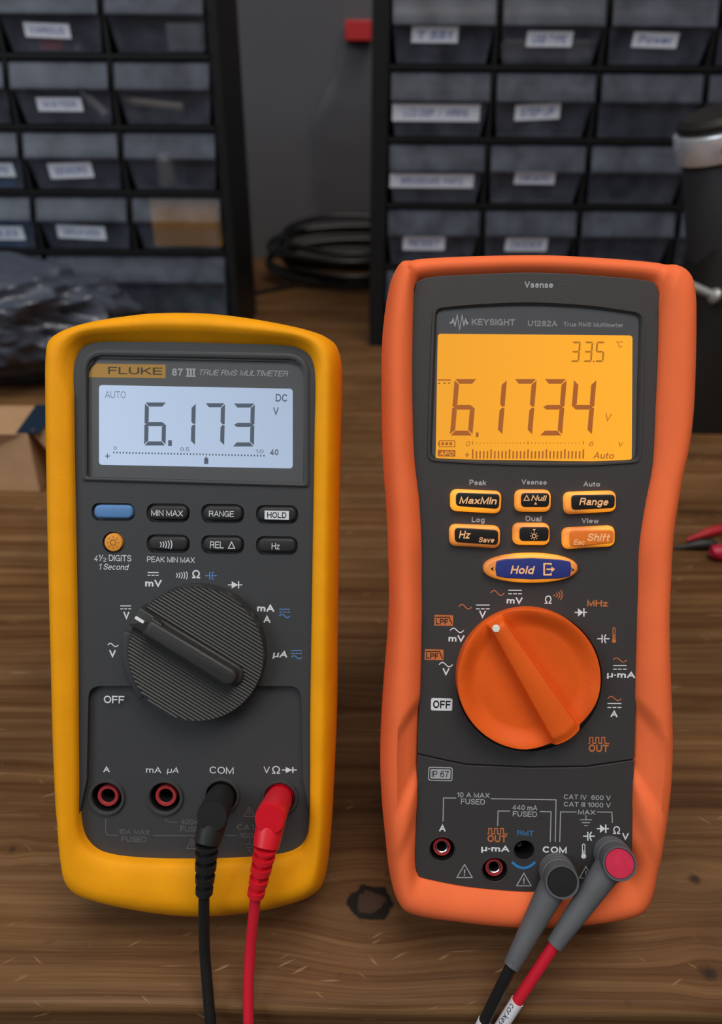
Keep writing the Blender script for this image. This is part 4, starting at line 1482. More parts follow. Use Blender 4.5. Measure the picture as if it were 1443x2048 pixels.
for nm, outer, inner in KEYS:
    if nm == 'hold':
        op, ip = hold_out, hold_in
        topm = HOLD_BLUE
    else:
        op, ip = rounded(outer, 15, 8), rounded(inner, 9, 6)
        topm = SHIFT_TOP if nm == 'shift' else KEY_TOP
    k_ = plate(FO, op, ZK, ZG - .2 * mm, ZK, 'push_button', GLOW, meter_o, 1.3 * mm, 40)
    if nm in ('hold', 'shift'):
        k_['label'] = 'wide oval blue button' if nm == 'hold' else 'orange button'
    plate(FO, ip, ZK, ZK - .1 * mm, ZK + .35 * mm, 'key_top', topm, k_, .3 * mm)
    ink = Ink(FO, ZK + .39 * mm, [KEY_INK, BLACK_INK])
    if nm == 'max':
        ink.text('MaxMin', 917.6, 992.3, 993, 1009, 0, 0.025, 0.22)
    elif nm == 'null':
        ink.text('Null', 1061.5, 989.5, 1093, 1002.6, 0, 0.025, 0.22)
        ink.line([(1047, 1000.6), (1052.8, 990.6), (1058, 1000.6)], 1.5)
        ink.line([(1046, 1000.6), (1059, 1000.6)], 1.5)
        ink.poly([(1067.5, 1009), (1070.5, 1004), (1073.5, 1009)])
    elif nm == 'range':
        ink.text('Range', 1157.6, 996, 1216, 1014.6, 0, 0.025, 0.22)
    elif nm == 'hz':
        ink.text('Hz', 917, 1061.5, 941.4, 1077, 0, 0.025, 0.22)
        ink.text('Save', 957, 1074.5, 988, 1086, 0, 0.02, 0.22)
    elif nm == 'light':
        ink.sun(1067.6, 1072, 3.6, 1.5, 0, 8, 1.5, .7)
        ink.poly([(1064.6, 1058), (1070.6, 1058), (1067.6, 1062.5)])
    elif nm == 'shift':
        ink.text('Shift', 1174, 1067, 1219.6, 1082.4, 0, 0.025, 0.22)
        ink.text('Esc', 1146.4, 1079, 1169, 1089.5, 0, 0.015, 0.22)
    else:
        ink.text('Hold', 1020.3, 1131.6, 1069, 1148, 0, 0.03, 0.22)
        ink.line([(1101, 1130), (1101, 1127.5), (1087.5, 1127.5), (1087.5, 1149.5), (1101, 1149.5), (1101, 1146)], 3.2)
        ink.line([(1092, 1138.6), (1103, 1138.6)], 3.2)
        ink.poly([(1102, 1133), (1109.5, 1138.6), (1102, 1144.5)])
        ink.poly([(980.5, 1138), (987.5, 1133.5), (985.5, 1138), (987.5, 1142.5)], 1, -.3 * mm)
        ink.poly([(1149, 1140), (1142, 1135.5), (1144.5, 1140), (1142, 1144.5)], 1, -.3 * mm)
    ink.build('button_lettering', k_)

# dial
RO = 141.8 * ko
dc_ = FO.at(1057.5, 1361, 1.1 * mm)
dcen = Vector((dc_.x, dc_.y, ZO))
pa, pb = FO.at(995.5, 1252, 4 * mm), FO.at(1137, 1478, 4 * mm)
A_ = (pb - pa)
A_.z = 0
A_.normalize()
P_ = Vector((-A_.y, A_.x, 0))
off_v = (pa - dcen).dot(P_)
bm = bmesh.new()


def dial_h(u, v0):
    v = v0 - off_v
    s = (u + RO) / (2 * RO)
    w_ = (13 + 14 * s) * ko
    soft = (6 + 3 * s) * ko
    ridge = ease((w_ + soft - abs(v)) / soft)
    if u < -RO * .80:
        ridge *= ease((u + RO * 0.985) / (RO * 0.075))
    # scoop on both sides, deepest along the middle, rising to the rim
    q = min(hypot(u, v0) / RO, 1.0)
    edge = ease((q - 0.72) / 0.28)
    side = 1 - ease((abs(v) - w_) / (75 * ko))
    base = -1.6 * mm + 2.7 * mm * edge * (1 - .55 * side) - 1.0 * mm * side
    top = 3.0 * mm - 0.7 * mm * min(abs(v) / max(w_, 1e-6), 1) ** 2 - 0.9 * mm * ease((q - .85) / .15)
    return base + (top - base) * ridge


nv, nu = 300, 150
rows = []
for j in range(nv + 1):
    th = -pi / 2 + pi * (j + .02) / (nv + .04)
    v = -RO + 2 * RO * (j + .5) / (nv + 1)
    hw = sqrt(max(RO * RO - v * v, 0))
    rows.append([bm.verts.new(dcen + A_ * (hw * (-1 + 2 * i / nu)) + P_ * v + Vector((0, 0, dial_h(hw * (-1 + 2 * i / nu), v)))) for i in range(nu + 1)])
for a, b_ in zip(rows, rows[1:]):
    for i in range(nu):
        bm.faces.new((a[i], a[i + 1], b_[i + 1], b_[i]))
# rounded rim and wall down into the case
na = 240
ringv = []
for rr, dz, flat in ((0.994, -.05 * mm, 0), (1.004, -.12 * mm, 0), (1.012, -.6 * mm, 0), (1.013, -1.4 * mm, 0), (1.013, 0, 1)):
    ringv.append([dcen + A_ * (RO * rr * cos(2 * pi * k / na)) + P_ * (RO * rr * sin(2 * pi * k / na)) + Vector((0, 0, (ZG - 2 * mm) if flat else dial_h(RO * .995 * cos(2 * pi * k / na), RO * .995 * sin(2 * pi * k / na)) + dz)) for k in range(na)])
loft(bm, ringv, False, False)
dial = finish(bm, 'rotary_switch', ORANGE_KNOB, meter_o, 50)
dial['label'] = 'orange rotary dial'
bm = bmesh.new()
wp = FO.at(992.5, 1258.5, 3.6 * mm)
_q = Vector((wp.x - dcen.x, wp.y - dcen.y, 0))
zz = dial_h(_q.dot(A_), _q.dot(P_))
lathe(bm, Vector((wp.x, wp.y, ZO + zz)), [(7.6 * ko, -.3 * mm), (7.6 * ko, .12 * mm), (6.8 * ko, .3 * mm), (0.01 * ko, .34 * mm)], 24)
finish(bm, 'pointer_mark', mat('white_dot_paint', (0.8, 0.78, 0.75), 0.5), dial)['label'] = 'white pointer dot'

# jacks
for x, y, r, t_ in JO:
    p = FO.at(x, y, ZG)
    c = Vector((p.x, p.y, ZO + ZG))
    bm = bmesh.new()
    R = r * ko
    lathe(bm, c, [(R * 1.03, .05 * mm), (R * .99, .25 * mm), (R * .95, .05 * mm)], 40)
    lathe(bm, c, [(R * .95, .05 * mm), (R * .93, -9 * mm), (.01 * mm, -9 * mm)], 40, mi=1)
    j = finish(bm, 'jack', [FACE_BROWN, DEEP], meter_o, 40)
    if t_ == 'r':
        bm = bmesh.new()
        r2 = 18.5 * ko
        lathe(bm, c, [(r2, -9 * mm), (r2, -1.4 * mm), (r2 * .95, -1 * mm), (r2 * .80, -1 * mm), (r2 * .75, -1.5 * mm), (r2 * .75, -9 * mm)], 40)
        finish(bm, 'socket_ring', RED_RING, j, 40)['label'] = 'dark red socket ring'
        bm = bmesh.new()
        r3 = 13.5 * ko
        lathe(bm, c, [(r3, -9 * mm), (r3, -1.8 * mm), (r3 * .92, -1.5 * mm), (r3 * .80, -1.7 * mm)], 36)
        lathe(bm, c, [(r3 * .80, -1.7 * mm), (r3 * .74, -9 * mm), (.01 * mm, -9 * mm)], 36, mi=1)
        finish(bm, 'metal_contact', [METAL, DEEP], j, 40)['label'] = 'metal contact tube'
    elif t_ == 'n':
        bm = bmesh.new()
        lathe(bm, c + Vector((-8 * ko, 6 * ko, 0)), [(6 * ko, -9 * mm), (6 * ko, -2 * mm), (4.6 * ko, -1.6 * mm), (2.5 * ko, -2 * mm), (.01 * mm, -4 * mm)], 20)
        finish(bm, 'metal_contact', mat('dark_metal', (.12, .12, .11), .35, metallic=.8), j, 40)

# printing
ink = Ink(FO, ZG + .04 * mm, [WHITE_INK, GREY_INK, ORANGE_INK, BLACK_INK, CYAN_INK])
W_, G_, O_, K_, C_ = 0, 1, 2, 3, 4
ink.text('Vsense', 1048.2, 562.6, 1105.9, 577.2, G_, 0.03)
ink.build('sensor_lettering', meter_o)
ink = Ink(FO, ZG + .04 * mm, [WHITE_INK, GREY_INK, ORANGE_INK, BLACK_INK, CYAN_INK])
for s_, q in (('Peak', (938.3, 959.6, 972, 971)), ('Vsense', (1042, 959, 1093.2, 970.3)), ('Auto', (1165.8, 962, 1199.5, 973.3)), ('Log', (942.8, 1034, 968.5, 1047.5)), ('Dual', (1050.5, 1031.7, 1082, 1043)), ('View', (1162, 1036.3, 1196.8, 1047.6))):
    ink.text(s_, *q, G_, 0.032)
ink.build('key_lettering', meter_o)
ink = Ink(FO, ZG + .04 * mm, [WHITE_INK, GREY_INK, ORANGE_INK, BLACK_INK, CYAN_INK])
ink.tilde(980.6, 1180, 1007.7, 1192, 2, O_)
ink.dc(1015.8, 1179.5, 1042.8, 1188.6, 2.2, W_)
ink.text('mV', 1012.6, 1194.2, 1045, 1209, W_, 0.035)
ink.tilde(916.7, 1208, 942.8, 1219, 2, O_)
ink.dc(951.4, 1209, 978.4, 1218.8, 2.2, W_)
ink.text('V', 957.2, 1221, 971.6, 1237.2, W_, 0.035)
ink.text('Ω', 1088.7, 1191, 1102.7, 1207.8, W_, 0.01)
ink.disc(1107.5, 1191, 1.8, O_, n=10)
for k, h in enumerate((4, 7, 10)):
    x = 1111 + k * 4.6
    ink.line([(x + 3.5 * (1 - (2 * i / 8 - 1) ** 2), 1190 - h + 2 * h * i / 8) for i in range(9)], 1.9, O_)
ink.diode(1148.6, 1216.5, 1173.4, 1233.2, 2.4, W_)
ink.text('MHz', 1173.4, 1198.8, 1216.2, 1213.6, O_, 0.035)
ink.cap(1193.7, 1269, 1218, 1286, 2.5, W_)
ink.thermometer(1223, 1254.6, 1231.4, 1286, 1.6, O_)
ink.tilde(1225.2, 1315, 1252.3, 1325, 1.9, O_)
ink.dc(1225.2, 1330, 1252.3, 1339.4, 2.1, W_)
ink.text('µ·mA', 1213, 1342, 1270, 1358.4, W_, 0.035)
ink.tilde(1214.9, 1392, 1241.9, 1402, 1.9, O_)
ink.dc(1214, 1406, 1241.9, 1416, 2.1, W_)
ink.text('A', 1219.8, 1420, 1235, 1434.6, W_, 0.035)
ink.square_wave(1175.7, 1475, 1217.6, 1486.6, 2, O_)
ink.text('OUT', 1176.6, 1489.2, 1216.2, 1504, O_, 0.035)
for x, y in ((868, 1230.2), (848.8, 1298.8)):
    ink.rect(x, y, x + 37.5, y + 21.4, O_, 0, 1.5)
    ink.text('LPF', x + 3, y + 7.5, x + 27.5, y + 18.6, K_, 0.025, 0, .02 * mm)
    ink.line([(x + 1.5, y + 4.2), (x + 29.5, y + 4.2), (x + 35.5, y + 18.5)], 1.8, K_, .02 * mm)
ink.tilde(899.5, 1255.5, 926.6, 1266, 2.1, W_)
ink.text('mV', 896.4, 1270, 928.8, 1285, W_, 0.035)
ink.tilde(877.5, 1324, 904.5, 1334.5, 2.1, W_)
ink.text('V', 884.2, 1336, 898.6, 1352, W_, 0.035)
ink.rect(861.3, 1396.5, 904, 1421.3, W_, 0, 4)
ink.text('OFF', 865.5, 1401, 900.5, 1416.8, K_, 0.035, 0, .02 * mm)
ink.build('dial_lettering', meter_o)
ink = Ink(FO, ZG + .04 * mm, [WHITE_INK, GREY_INK, ORANGE_INK, BLACK_INK, CYAN_INK])
ink.rect(855.9, 1534, 904.5, 1562, G_, 0, 5)
ink.rect(858, 1536.2, 902.4, 1559.8, K_, .01 * mm, 4)
ink.rect(860, 1538.2, 900.4, 1557.8, G_, .02 * mm, 3)
ink.text('IP 67', 863, 1541.8, 897.7, 1554.6, K_, 0.0, 0, .03 * mm)
LW = 1.9
ink.line([(885.4, 1643), (886.5, 1596), (912, 1596)], LW, G_)
ink.text('10 A MAX', 913, 1584.2, 978.8, 1595.6, G_, 0.015)
ink.text('FUSED', 921.2, 1597.6, 969.4, 1608.8, G_, 0.015)
ink.line([(981, 1597.4), (1111.3, 1599.6), (1109.7, 1683.7)], LW, G_)
ink.line([(994.6, 1652), (995.5, 1622), (1019.4, 1622.2)], LW, G_)
ink.text('440 mA', 1023.4, 1609, 1074.3, 1620.4, G_, 0.015)
ink.text('FUSED', 1024.8, 1622.6, 1073.4, 1633.6, G_, 0.015)
ink.line([(1078.8, 1623), (1101.4, 1623.6), (1099.7, 1683.7)], LW, G_)
ink.text('CAT IV  600 V', 1126.6, 1589, 1220.7, 1600.4, G_, 0.015)
ink.text('CAT III 1000 V', 1126.6, 1603.8, 1220.7, 1615, G_, 0.015)
ink.text('MAX', 1155.4, 1618.8, 1190, 1629.6, G_, 0.015)
ink.line([(1118.7, 1683.7), (1120.3, 1623.8), (1152.3, 1624)], LW, G_)
ink.line([(1192, 1624), (1223, 1624.4), (1223.9, 1645.4)], LW, G_)
ink.earth(1159, 1630.5, 1183.3, 1652, 1.8, G_)
ink.text('A', 877.5, 1648, 891, 1663.4, W_, 0.035)
ink.square_wave(973.9, 1657, 1014.9, 1668, 2, O_)
ink.text('OUT', 974.3, 1670.4, 1012.6, 1684.4, O_, 0.035)
ink.text('µ·mA', 961.7, 1689.6, 1018.5, 1706, W_, 0.035)
ink.text('RMT', 1033.8, 1660, 1066.7, 1672, C_, 0.015)
ink.line([(1023.5 + 46 * i / 12, 1724 + 12 * (1 - (2 * i / 12 - 1) ** 2)) for i in range(13)], 5.2, C_)
ink.text('COM', 1084.7, 1691.6, 1132.9, 1706.8, W_, 0.035)
ink.cap(1165.3, 1663.6, 1189, 1681.4, 2.6, W_)
ink.diode(1192.8, 1649, 1217, 1665.8, 2.4, W_)
ink.text('Ω', 1225.2, 1652.4, 1239.6, 1668, W_, 0.01)
ink.text('V', 1243.2, 1666, 1256.8, 1681.2, W_, 0.035)
ink.thermometer(1161.5, 1687.5, 1171.5, 1717.5, 1.6, W_)
for q in ((913, 1729, 944, 1755), (1032.5, 1746.5, 1061.5, 1771.5), (1158, 1733, 1184, 1756)):
    ink.warn(*q, 2.0, G_)
ink.build('jack_lettering', meter_o)
tilt_stand(FO, meter_o, FACE_BLACK, ZO, 0.03, 0.12, 0.0008)


# ================================================================== test leads
def lead_frame(fr, px, py, z):
    return fr.moved(fr.world(px, py, z))


def bridge(fr, a, b_, n):
    """n path points from pixel-and-height a to b_ (x, y, z above the face)."""
    return [fr.at(a[0] + (b_[0] - a[0]) * i / (n - 1), a[1] + (b_[1] - a[1]) * i / (n - 1), a[2] + (b_[2] - a[2]) * i / (n - 1)) for i in range(n)]


def angled_lead(name, label, fr, jack, cap_px, relief, cable, m_plug, m_cap, m_cable, zl):
    """A right-angle plug with a slotted strain relief and its cable."""
    F = lead_frame(fr, jack[0], jack[1], zl)
    root = empty(name, F.matrix(), label, 'test lead')
    k = px_scale(F, jack[0], jack[1], zl)
    top = F.at(*cap_px, zl + 17 * mm)
    base = F.at(*jack, zl)
    ax = axis_to(top - base)
    L = (top - base).length
    # shroud and stub standing in the jack
    bm = bmesh.new()
    lathe(bm, base, [(26 * k, -6 * mm), (27.5 * k, .2 * mm), (27.8 * k, 1.0 * mm), (28.6 * k, 1.2 * mm), (28.6 * k, -1 * mm)], 40, ax)
    lathe(bm, base, [(25.5 * k, 0), (27 * k, 3 * mm), (27.5 * k, L * .55), (28.5 * k, L * .62), (29 * k, L - 1.2 * mm), (28.6 * k, L - .4 * mm), (27.6 * k, L), (.01 * k, L)], 44, ax)
    # arm leaving the side of the plug
    st, en = relief
    mid = top - ax.col[2] * 5.2 * mm
    p0 = F.at(st[0], st[1], st[2])
    p1 = F.at(en[0], en[1], en[2])
    path = [mid, mid.lerp(p0, .33), mid.lerp(p0, .66), p0]
    sweep(bm, path, [28 * k, 27.5 * k, 26.3 * k, 24 * k], 32)
    plug = finish(bm, 'plug', m_plug, root, 40)
    bm = bmesh.new()
    lathe(bm, top, [(28.2 * k, -.5 * mm), (28.2 * k, .1 * mm), (27.2 * k, .45 * mm), (.01 * k, .5 * mm)], 40, ax)
    finish(bm, 'plug_cap', m_cap, plug, 40)
    # strain relief: alternating collars and necks, the necks bridged by ribs
    bm = bmesh.new()
    n = 60
    pts, rad_ = [], []
    steps = [(0, 23.5), (.05, 23.5), (.051, 15.5), (.16, 15.5), (.161, 23), (.25, 23), (.251, 13.5), (.37, 13.5), (.371, 21.5), (.50, 21.5), (.501, 13), (.64, 13), (.641, 20), (.76, 19.5), (.761, 12), (.88, 12), (.881, 18), (.99, 18), (1.0, 14)]
    for t, r in steps:
        pts.append(p0.lerp(p1, t))
        rad_.append(r * k * .93)
    sweep(bm, pts, rad_, 24)
    d = (p1 - p0).normalized()
    sd = d.cross(Vector((0, 0, 1))).normalized()
    up = sd.cross(d)
    for i, (a_, b2) in enumerate(((.04, .17), (.24, .38), (.49, .65), (.75, .89))):
        axis_ = up if i % 2 == 0 else sd
        for s_ in (-1, 1):
            c0 = p0.lerp(p1, a_) + axis_ * s_ * 9.5 * k
            c1 = p0.lerp(p1, b2) + axis_ * s_ * 9.5 * k
            sweep(bm, [c0, c1], 5.0 * k, 8)
    finish(bm, 'strain_relief', m_plug, root, 35)
    bm = bmesh.new()
    last = fr.world(*cable[-1])
    cp = spline([p1 - d * 2 * mm, p1] + [F.at(*q) for q in cable] + [F.loc(last + Vector((0.01, -.004, -.12))), F.loc(last + Vector((0.03, -.004, -.32)))], 140, False)
    sweep(bm, cp, 10.6 * k, 20)
    finish(bm, 'cable', m_cable, root)
    return root


angled_lead('test_lead', 'black test lead plugged into the yellow meter', FY, (443, 1591), (424, 1633), ((414, 1688, 10 * mm), (408, 1786, 7 * mm)),
            [(407.5, 1830, 6 * mm), (409, 1900, 5 * mm), (416, 1990, 6 * mm), (421, 2048, 7 * mm), (430, 2150, 7 * mm), (438, 2320, 5 * mm)], BLACK_PLUG, BLACK_PLUG, BLACK_CABLE, ZL)
angled_lead('test_lead', 'red test lead plugged into the yellow meter', FY, (559, 1595), (539, 1638), ((531, 1695, 10 * mm), (511, 1790, 7 * mm)),
            [(507, 1830, 6 * mm), (500, 1900, 5 * mm), (496, 1990, 6 * mm), (497, 2048, 7 * mm), (500, 2150, 7 * mm), (505, 2320, 5 * mm)], RED_PLUG, RED_CAP, RED_CABLE, ZL)


def shrouded_lead(name, label, fr, jack, cap_px, zc, end, sleeve, beyond, m_face, m_cable, writing=None):
    """A grey right-angle shrouded plug with a coloured end face, a tapering arm, a cable and a printed sleeve."""
    F = lead_frame(fr, jack[0], jack[1], ZG)
    root = empty(name, F.matrix(), label, 'test lead')
    k = px_scale(F, jack[0], jack[1], 0)
    base, top = F.at(*jack, ZG), F.at(*cap_px, zc)
    ax = axis_to(top - base)
    L = (top - base).length
    bm = bmesh.new()
    prof = [(.01 * k, -6 * mm), (21 * k, -6 * mm), (21 * k, .6 * mm), (31 * k, .7 * mm)]
    for j in range(3):
        z = .7 * mm + j * 2.0 * mm
        prof += [(35 * k, z + .2 * mm), (35.5 * k, z + .9 * mm), (35 * k, z + 1.5 * mm), (33 * k, z + 1.8 * mm)]
    prof += [(33.5 * k, 7 * mm), (33.2 * k, L - .5 * mm), (32.4 * k, L), (29.5 * k, L), (28.2 * k, L - .4 * mm), (28.2 * k, L - 1.0 * mm), (.01 * k, L - 1.0 * mm)]
    lathe(bm, base, prof, 48, ax)
    p1 = F.at(*end)
    mid = top - ax.col[2] * 5.5 * mm
    N_ = 10
    path = [mid.lerp(p1, t / N_) for t in range(N_ + 1)]
    sweep(bm, path, [(29.5 + (16.5 - 29.5) * (t / N_) ** 0.9) * k for t in range(N_ + 1)], 36)
    plug = finish(bm, 'plug', GREY_PLUG, root, 40)
    bm = bmesh.new()
    lathe(bm, top, [(28 * k, -.9 * mm), (28 * k, -.35 * mm), (27 * k, -.1 * mm), (.01 * k, 0)], 44, ax)
    finish(bm, 'plug_face', m_face, plug, 40)
    s0 = F.at(*sleeve)
    last = fr.world(*beyond[-1])
    pts = [p1.lerp(s0, -.12), p1, s0] + [F.at(*q) for q in beyond] + [F.loc(last + Vector((-.01, -.004, -.12))), F.loc(last + Vector((-.02, -.004, -.32)))]
    cp = spline(pts, 160, False)
    bm = bmesh.new()
    sweep(bm, cp, 11.6 * k, 22)
    cable_ = finish(bm, 'cable', m_cable, root)
    # sleeve
    i0 = min(range(len(cp)), key=lambda i: (cp[i] - s0).length)
    seg = cp[i0:i0 + 26]
    if (seg[0] - s0).length > 1e-4:
        seg[0] = s0
    bm = bmesh.new()
    sweep(bm, seg, 13.0 * k, 48)
    sl = finish(bm, 'sleeve', SLEEVE, cable_)
    sl['label'] = 'white printed sleeve'
    if writing:
        vs, fs = text_mesh(writing, 0.0, 0.0)
        ax0, bx = min(v.x for v in vs), max(v.x for v in vs)
        ay, by = min(v.y for v in vs), max(v.y for v in vs)
        cum = [0.0]
        for a, b_ in zip(seg, seg[1:]):
            cum.append(cum[-1] + (b_ - a).length)

        def along(d):
            i = 0
            while i < len(seg) - 2 and cum[i + 1] < d:
                i += 1
            D = (seg[i + 1] - seg[i]).normalized()
            return seg[i] + D * (d - cum[i]), D
        r = 13.2 * k
        v2, f2 = [], []
        for a_, b2, c2_, d2 in fs:
            n0 = len(v2)
            for q in range(7):
                v2 += [vs[a_].lerp(vs[b2], q / 6), vs[d2].lerp(vs[c2_], q / 6)]
            f2 += [(n0 + 2 * q, n0 + 2 * q + 2, n0 + 2 * q + 3, n0 + 2 * q + 1) for q in range(6)]
        vs, fs = v2, f2
        bm = bmesh.new()
        nv_ = []
        for v in vs:
            c_, D = along((v.x - ax0) * 12.5 * k + 5 * k)
            side = D.cross(Vector((0, 0, 1))).normalized()
            out_ = side.cross(D)
            if out_.z < 0:
                out_ = -out_
            ang = radians(64) - v.y * radians(50)
            nv_.append(bm.verts.new(c_ + (out_ * cos(ang) + side * sin(ang)) * (r + v.z)))
        for f in fs:
            try:
                bm.faces.new([nv_[i] for i in f])
            except ValueError:
                pass
        finish(bm, 'sleeve_lettering', BLACK_INK, cable_, None)
    return root


shrouded_lead('test_lead', 'grey-plugged test lead with a black plug face in the orange meter', FO, (1110, 1738), (1124, 1765), 6.0 * mm, (1022, 1932, 6 * mm), (968, 2042, 2 * mm),
              [(935, 2110, 0), (880, 2240, -3 * mm), (850, 2380, -8 * mm)], mat('black_plug_face', (0.012, 0.012, 0.012), 0.6, 0.3, 0.2, 1500), BLACK_CABLE)
shrouded_lead('test_lead', 'grey-plugged test lead with a crimson plug face in the orange meter', FO, (1219, 1705), (1239, 1728), 7.0 * mm, (1108, 1890, 6 * mm), (1034, 2002, 3 * mm),
              [(1000, 2056, 1 * mm), (930, 2180, -3 * mm), (890, 2360, -8 * mm)], CRIMSON, RED_CABLE, 'cor.keysight')


# ================================================================== drawer cabinets
CY = 0.83


def col_x(px, py):
    return on_depth(px, py, CY).x


def row_z(px, py):
    return on_depth(px, py, CY).z


SLOPE = 4.5 * mm


def make_drawer(parent, x0, x1, z0, z1, hood=0.45):
    """Clear tray: a tilted hood to pull it by, a front that slopes in below it, bottom, sides and back."""
    h_ = z1 - z0
    bm = bmesh.new()
    y = CY
    zs = z0 + h_ * (1 - hood)
    prof = [(y + 4 * mm, z1), (y - 1 * mm, z1 - 2 * mm), (y - 4.1 * mm, zs + h_ * hood * .46), (y - 8.5 * mm, zs + 1.8 * mm), (y - 8.5 * mm, zs), (y - 1 * mm, zs - 1 * mm), (y + SLOPE, z0 + 1 * mm), (y + SLOPE + 1 * mm, z0),
            (y + SLOPE + 2.4 * mm, z0 + 1.6 * mm), (y + 1.2 * mm, zs - .4 * mm), (y - 6.2 * mm, zs + 1.8 * mm), (y - 2.5 * mm, zs + h_ * hood * .46), (y + 1.0 * mm, z1 - 3.2 * mm), (y + 4 * mm, z1 - 1.4 * mm)]

    def ins(z):
        return 5.0 * mm * min(max((zs - z) / (zs - z0), 0), 1)
    loft(bm, [[Vector((x0 + ins(b_), a, b_)) for a, b_ in prof], [Vector((x1 - ins(b_), a, b_)) for a, b_ in prof]])
    t = 1.4 * mm
    dy = 0.115
    hz = z0 + h_ * .78
    xa, xb, yf = x0 + 5.0 * mm, x1 - 5.0 * mm, y + SLOPE + 2.4 * mm
    box(bm, xa + t, xb - t, yf, y + dy, z0, z0 + t)
    box(bm, xa, xa + t, yf, y + dy, z0, hz)
    box(bm, xb - t, xb, yf, y + dy, z0, hz)
    box(bm, xa + t, xb - t, y + dy - t, y + dy, z0 + t, hz)
    o = finish(bm, 'drawer', DRAWER, parent, 30)
    o['_slope'] = (zs, z0)
    return o


def label_strip(parent, x0, x1, z0, z1, writing, tilt=0.0):
    """A strip of paper stuck on the sloping front, with blue handwriting."""
    zs, zb = parent['_slope']
    cx, cz = (x0 + x1) / 2, (z0 + z1) / 2
    R2 = Matrix.Rotation(tilt, 2)
    sl = Vector((0, SLOPE, -(zs - zb))).normalized()
    nrm = Vector((0, -(zs - zb), -SLOPE)).normalized()

    def P(a, b_, out):
        q = R2 @ Vector((a - cx, b_ - cz))
        z = cz + q.y
        y = CY - 1 * mm + (SLOPE + 1 * mm) * (zs - z) / (zs - zb)
        return Vector((cx + q.x, y, z)) + nrm * out
    vs = [[P(a, b_, d) for a, b_ in ((x0, z0), (x1, z0), (x1, z1), (x0, z1))] for d in (.05 * mm, .45 * mm)]
    bm = bmesh.new()
    loft(bm, vs)
    bmesh.ops.recalc_face_normals(bm, faces=bm.faces[:])
    tv, fs = text_mesh(writing, 0.02, 0.15)
    ax0, bx = min(v.x for v in tv), max(v.x for v in tv)
    ay, by = min(v.y for v in tv), max(v.y for v in tv)
    W, H = (x1 - x0) * .74, (z1 - z0) * .55
    nv_ = [bm.verts.new(P(cx + ((v.x - ax0) / (bx - ax0) - .5) * W, cz + ((v.y - ay) / (by - ay) - .5) * H, .5 * mm + v.z)) for v in tv]
    for f in fs:
        try:
            bm.faces.new([nv_[i] for i in f]).material_index = 1
        except ValueError:
            pass
    return finish(bm, 'label', [PAPER, PEN], parent, None, recalc=False)


def cabinet(label, xs, zs, x_out0, x_out1, depth, wide_row=None):
    """xs: column dividers, zs: shelf lines from the top down."""
    root = empty('drawer_cabinet', Matrix.Translation(((x_out0 + x_out1) / 2, CY, 0)), label, 'drawer cabinet')
    inv = Matrix.Translation((-(x_out0 + x_out1) / 2, -CY, 0))
    bm = bmesh.new()
    ztop = zs[0] + 6 * mm
    y0, y1 = CY, CY + depth
    box(bm, x_out0, xs[0] + 1.5 * mm, y0, y1, 0, ztop)
    box(bm, xs[-1] - 1.5 * mm, x_out1, y0, y1, 0, ztop)
    box(bm, xs[0], xs[-1], y0, y1, zs[0] - 1 * mm, ztop)
    box(bm, xs[0], xs[-1], y1 - 3 * mm, y1, 0, zs[0])
    for z in zs[1:-1]:
        box(bm, xs[0], xs[-1], y0, y1 - 3 * mm, z - 2 * mm, z + 2 * mm)
    box(bm, xs[0], xs[-1], y0, y1 - 3 * mm, 0, zs[-1] + 2 * mm)
    for r in range(len(zs) - 1):
        if wide_row is not None and r == wide_row:
            continue
        for x in xs[1:-1]:
            box(bm, x - 2 * mm, x + 2 * mm, y0 + 1 * mm, y1 - 3 * mm, zs[r + 1], zs[r])
    f = finish(bm, 'cabinet_frame', CAB_BLACK, root, None)
    f.data.transform(inv)
    return root, inv


def place(o, inv):
    o.data.transform(inv)
    return o


# left cabinet
ZS = [0.3435, 0.2825, 0.2215, 0.161, 0.1015, 0.006]
ZS = [z * (0.262 / 0.265) for z in ZS]
sL = 0.262 / 0.265
XL = [-0.545 * sL, -0.445 * sL, -0.3455 * sL, -0.2445 * sL, -0.1465 * sL]
cabL, invL = cabinet('black cabinet of clear drawers behind the yellow multimeter', XL, ZS, -0.556 * sL, -0.1385 * sL, 0.14, 4)
words_L = {(0, 2): 'VARIOUS', (1, 2): 'WATER', (2, 2): 'SENSORS', (3, 2): 'DISPLAY MODS', (2, 1): 'MOTORS', (3, 1): 'CABLES'}
for r in range(4):
    for c in range(4):
        x0, x1, z1, z0 = XL[c] + 4 * mm, XL[c + 1] - 3 * mm, ZS[r] - 4 * mm, ZS[r + 1] + 3 * mm
        d = make_drawer(cabL, x0, x1, z0, z1)
        place(d, invL)
        if (r, c) in words_L:
            px = {(0, 2): (54, 144, 47, 76), (1, 2): (79, 168, 195, 222), (2, 2): (102, 189, 324, 355), (3, 2): (119, 214, 449, 476), (2, 1): (-60, 33, 324, 352), (3, 1): (-45, 52, 450, 478)}[(r, c)]
            a, b_ = on_depth(px[0], (px[2] + px[3]) / 2, CY + 7 * mm), on_depth(px[1], (px[2] + px[3]) / 2, CY + 7 * mm)
            zt, zb = on_depth((px[0] + px[1]) / 2, px[2], CY + 7 * mm).z, on_depth((px[0] + px[1]) / 2, px[3], CY + 7 * mm).z
            place(label_strip(d, a.x, b_.x, zb, zt, words_L[(r, c)], {(0, 2): -.03, (2, 2): .04, (3, 2): -.04}.get((r, c), 0)), invL)
for a, b_ in ((0, 2), (2, 4)):
    d = make_drawer(cabL, XL[a] + 4 * mm, XL[b_] - 3 * mm, ZS[5] + 3 * mm, ZS[4] - 4 * mm, 0.30)
    place(d, invL)

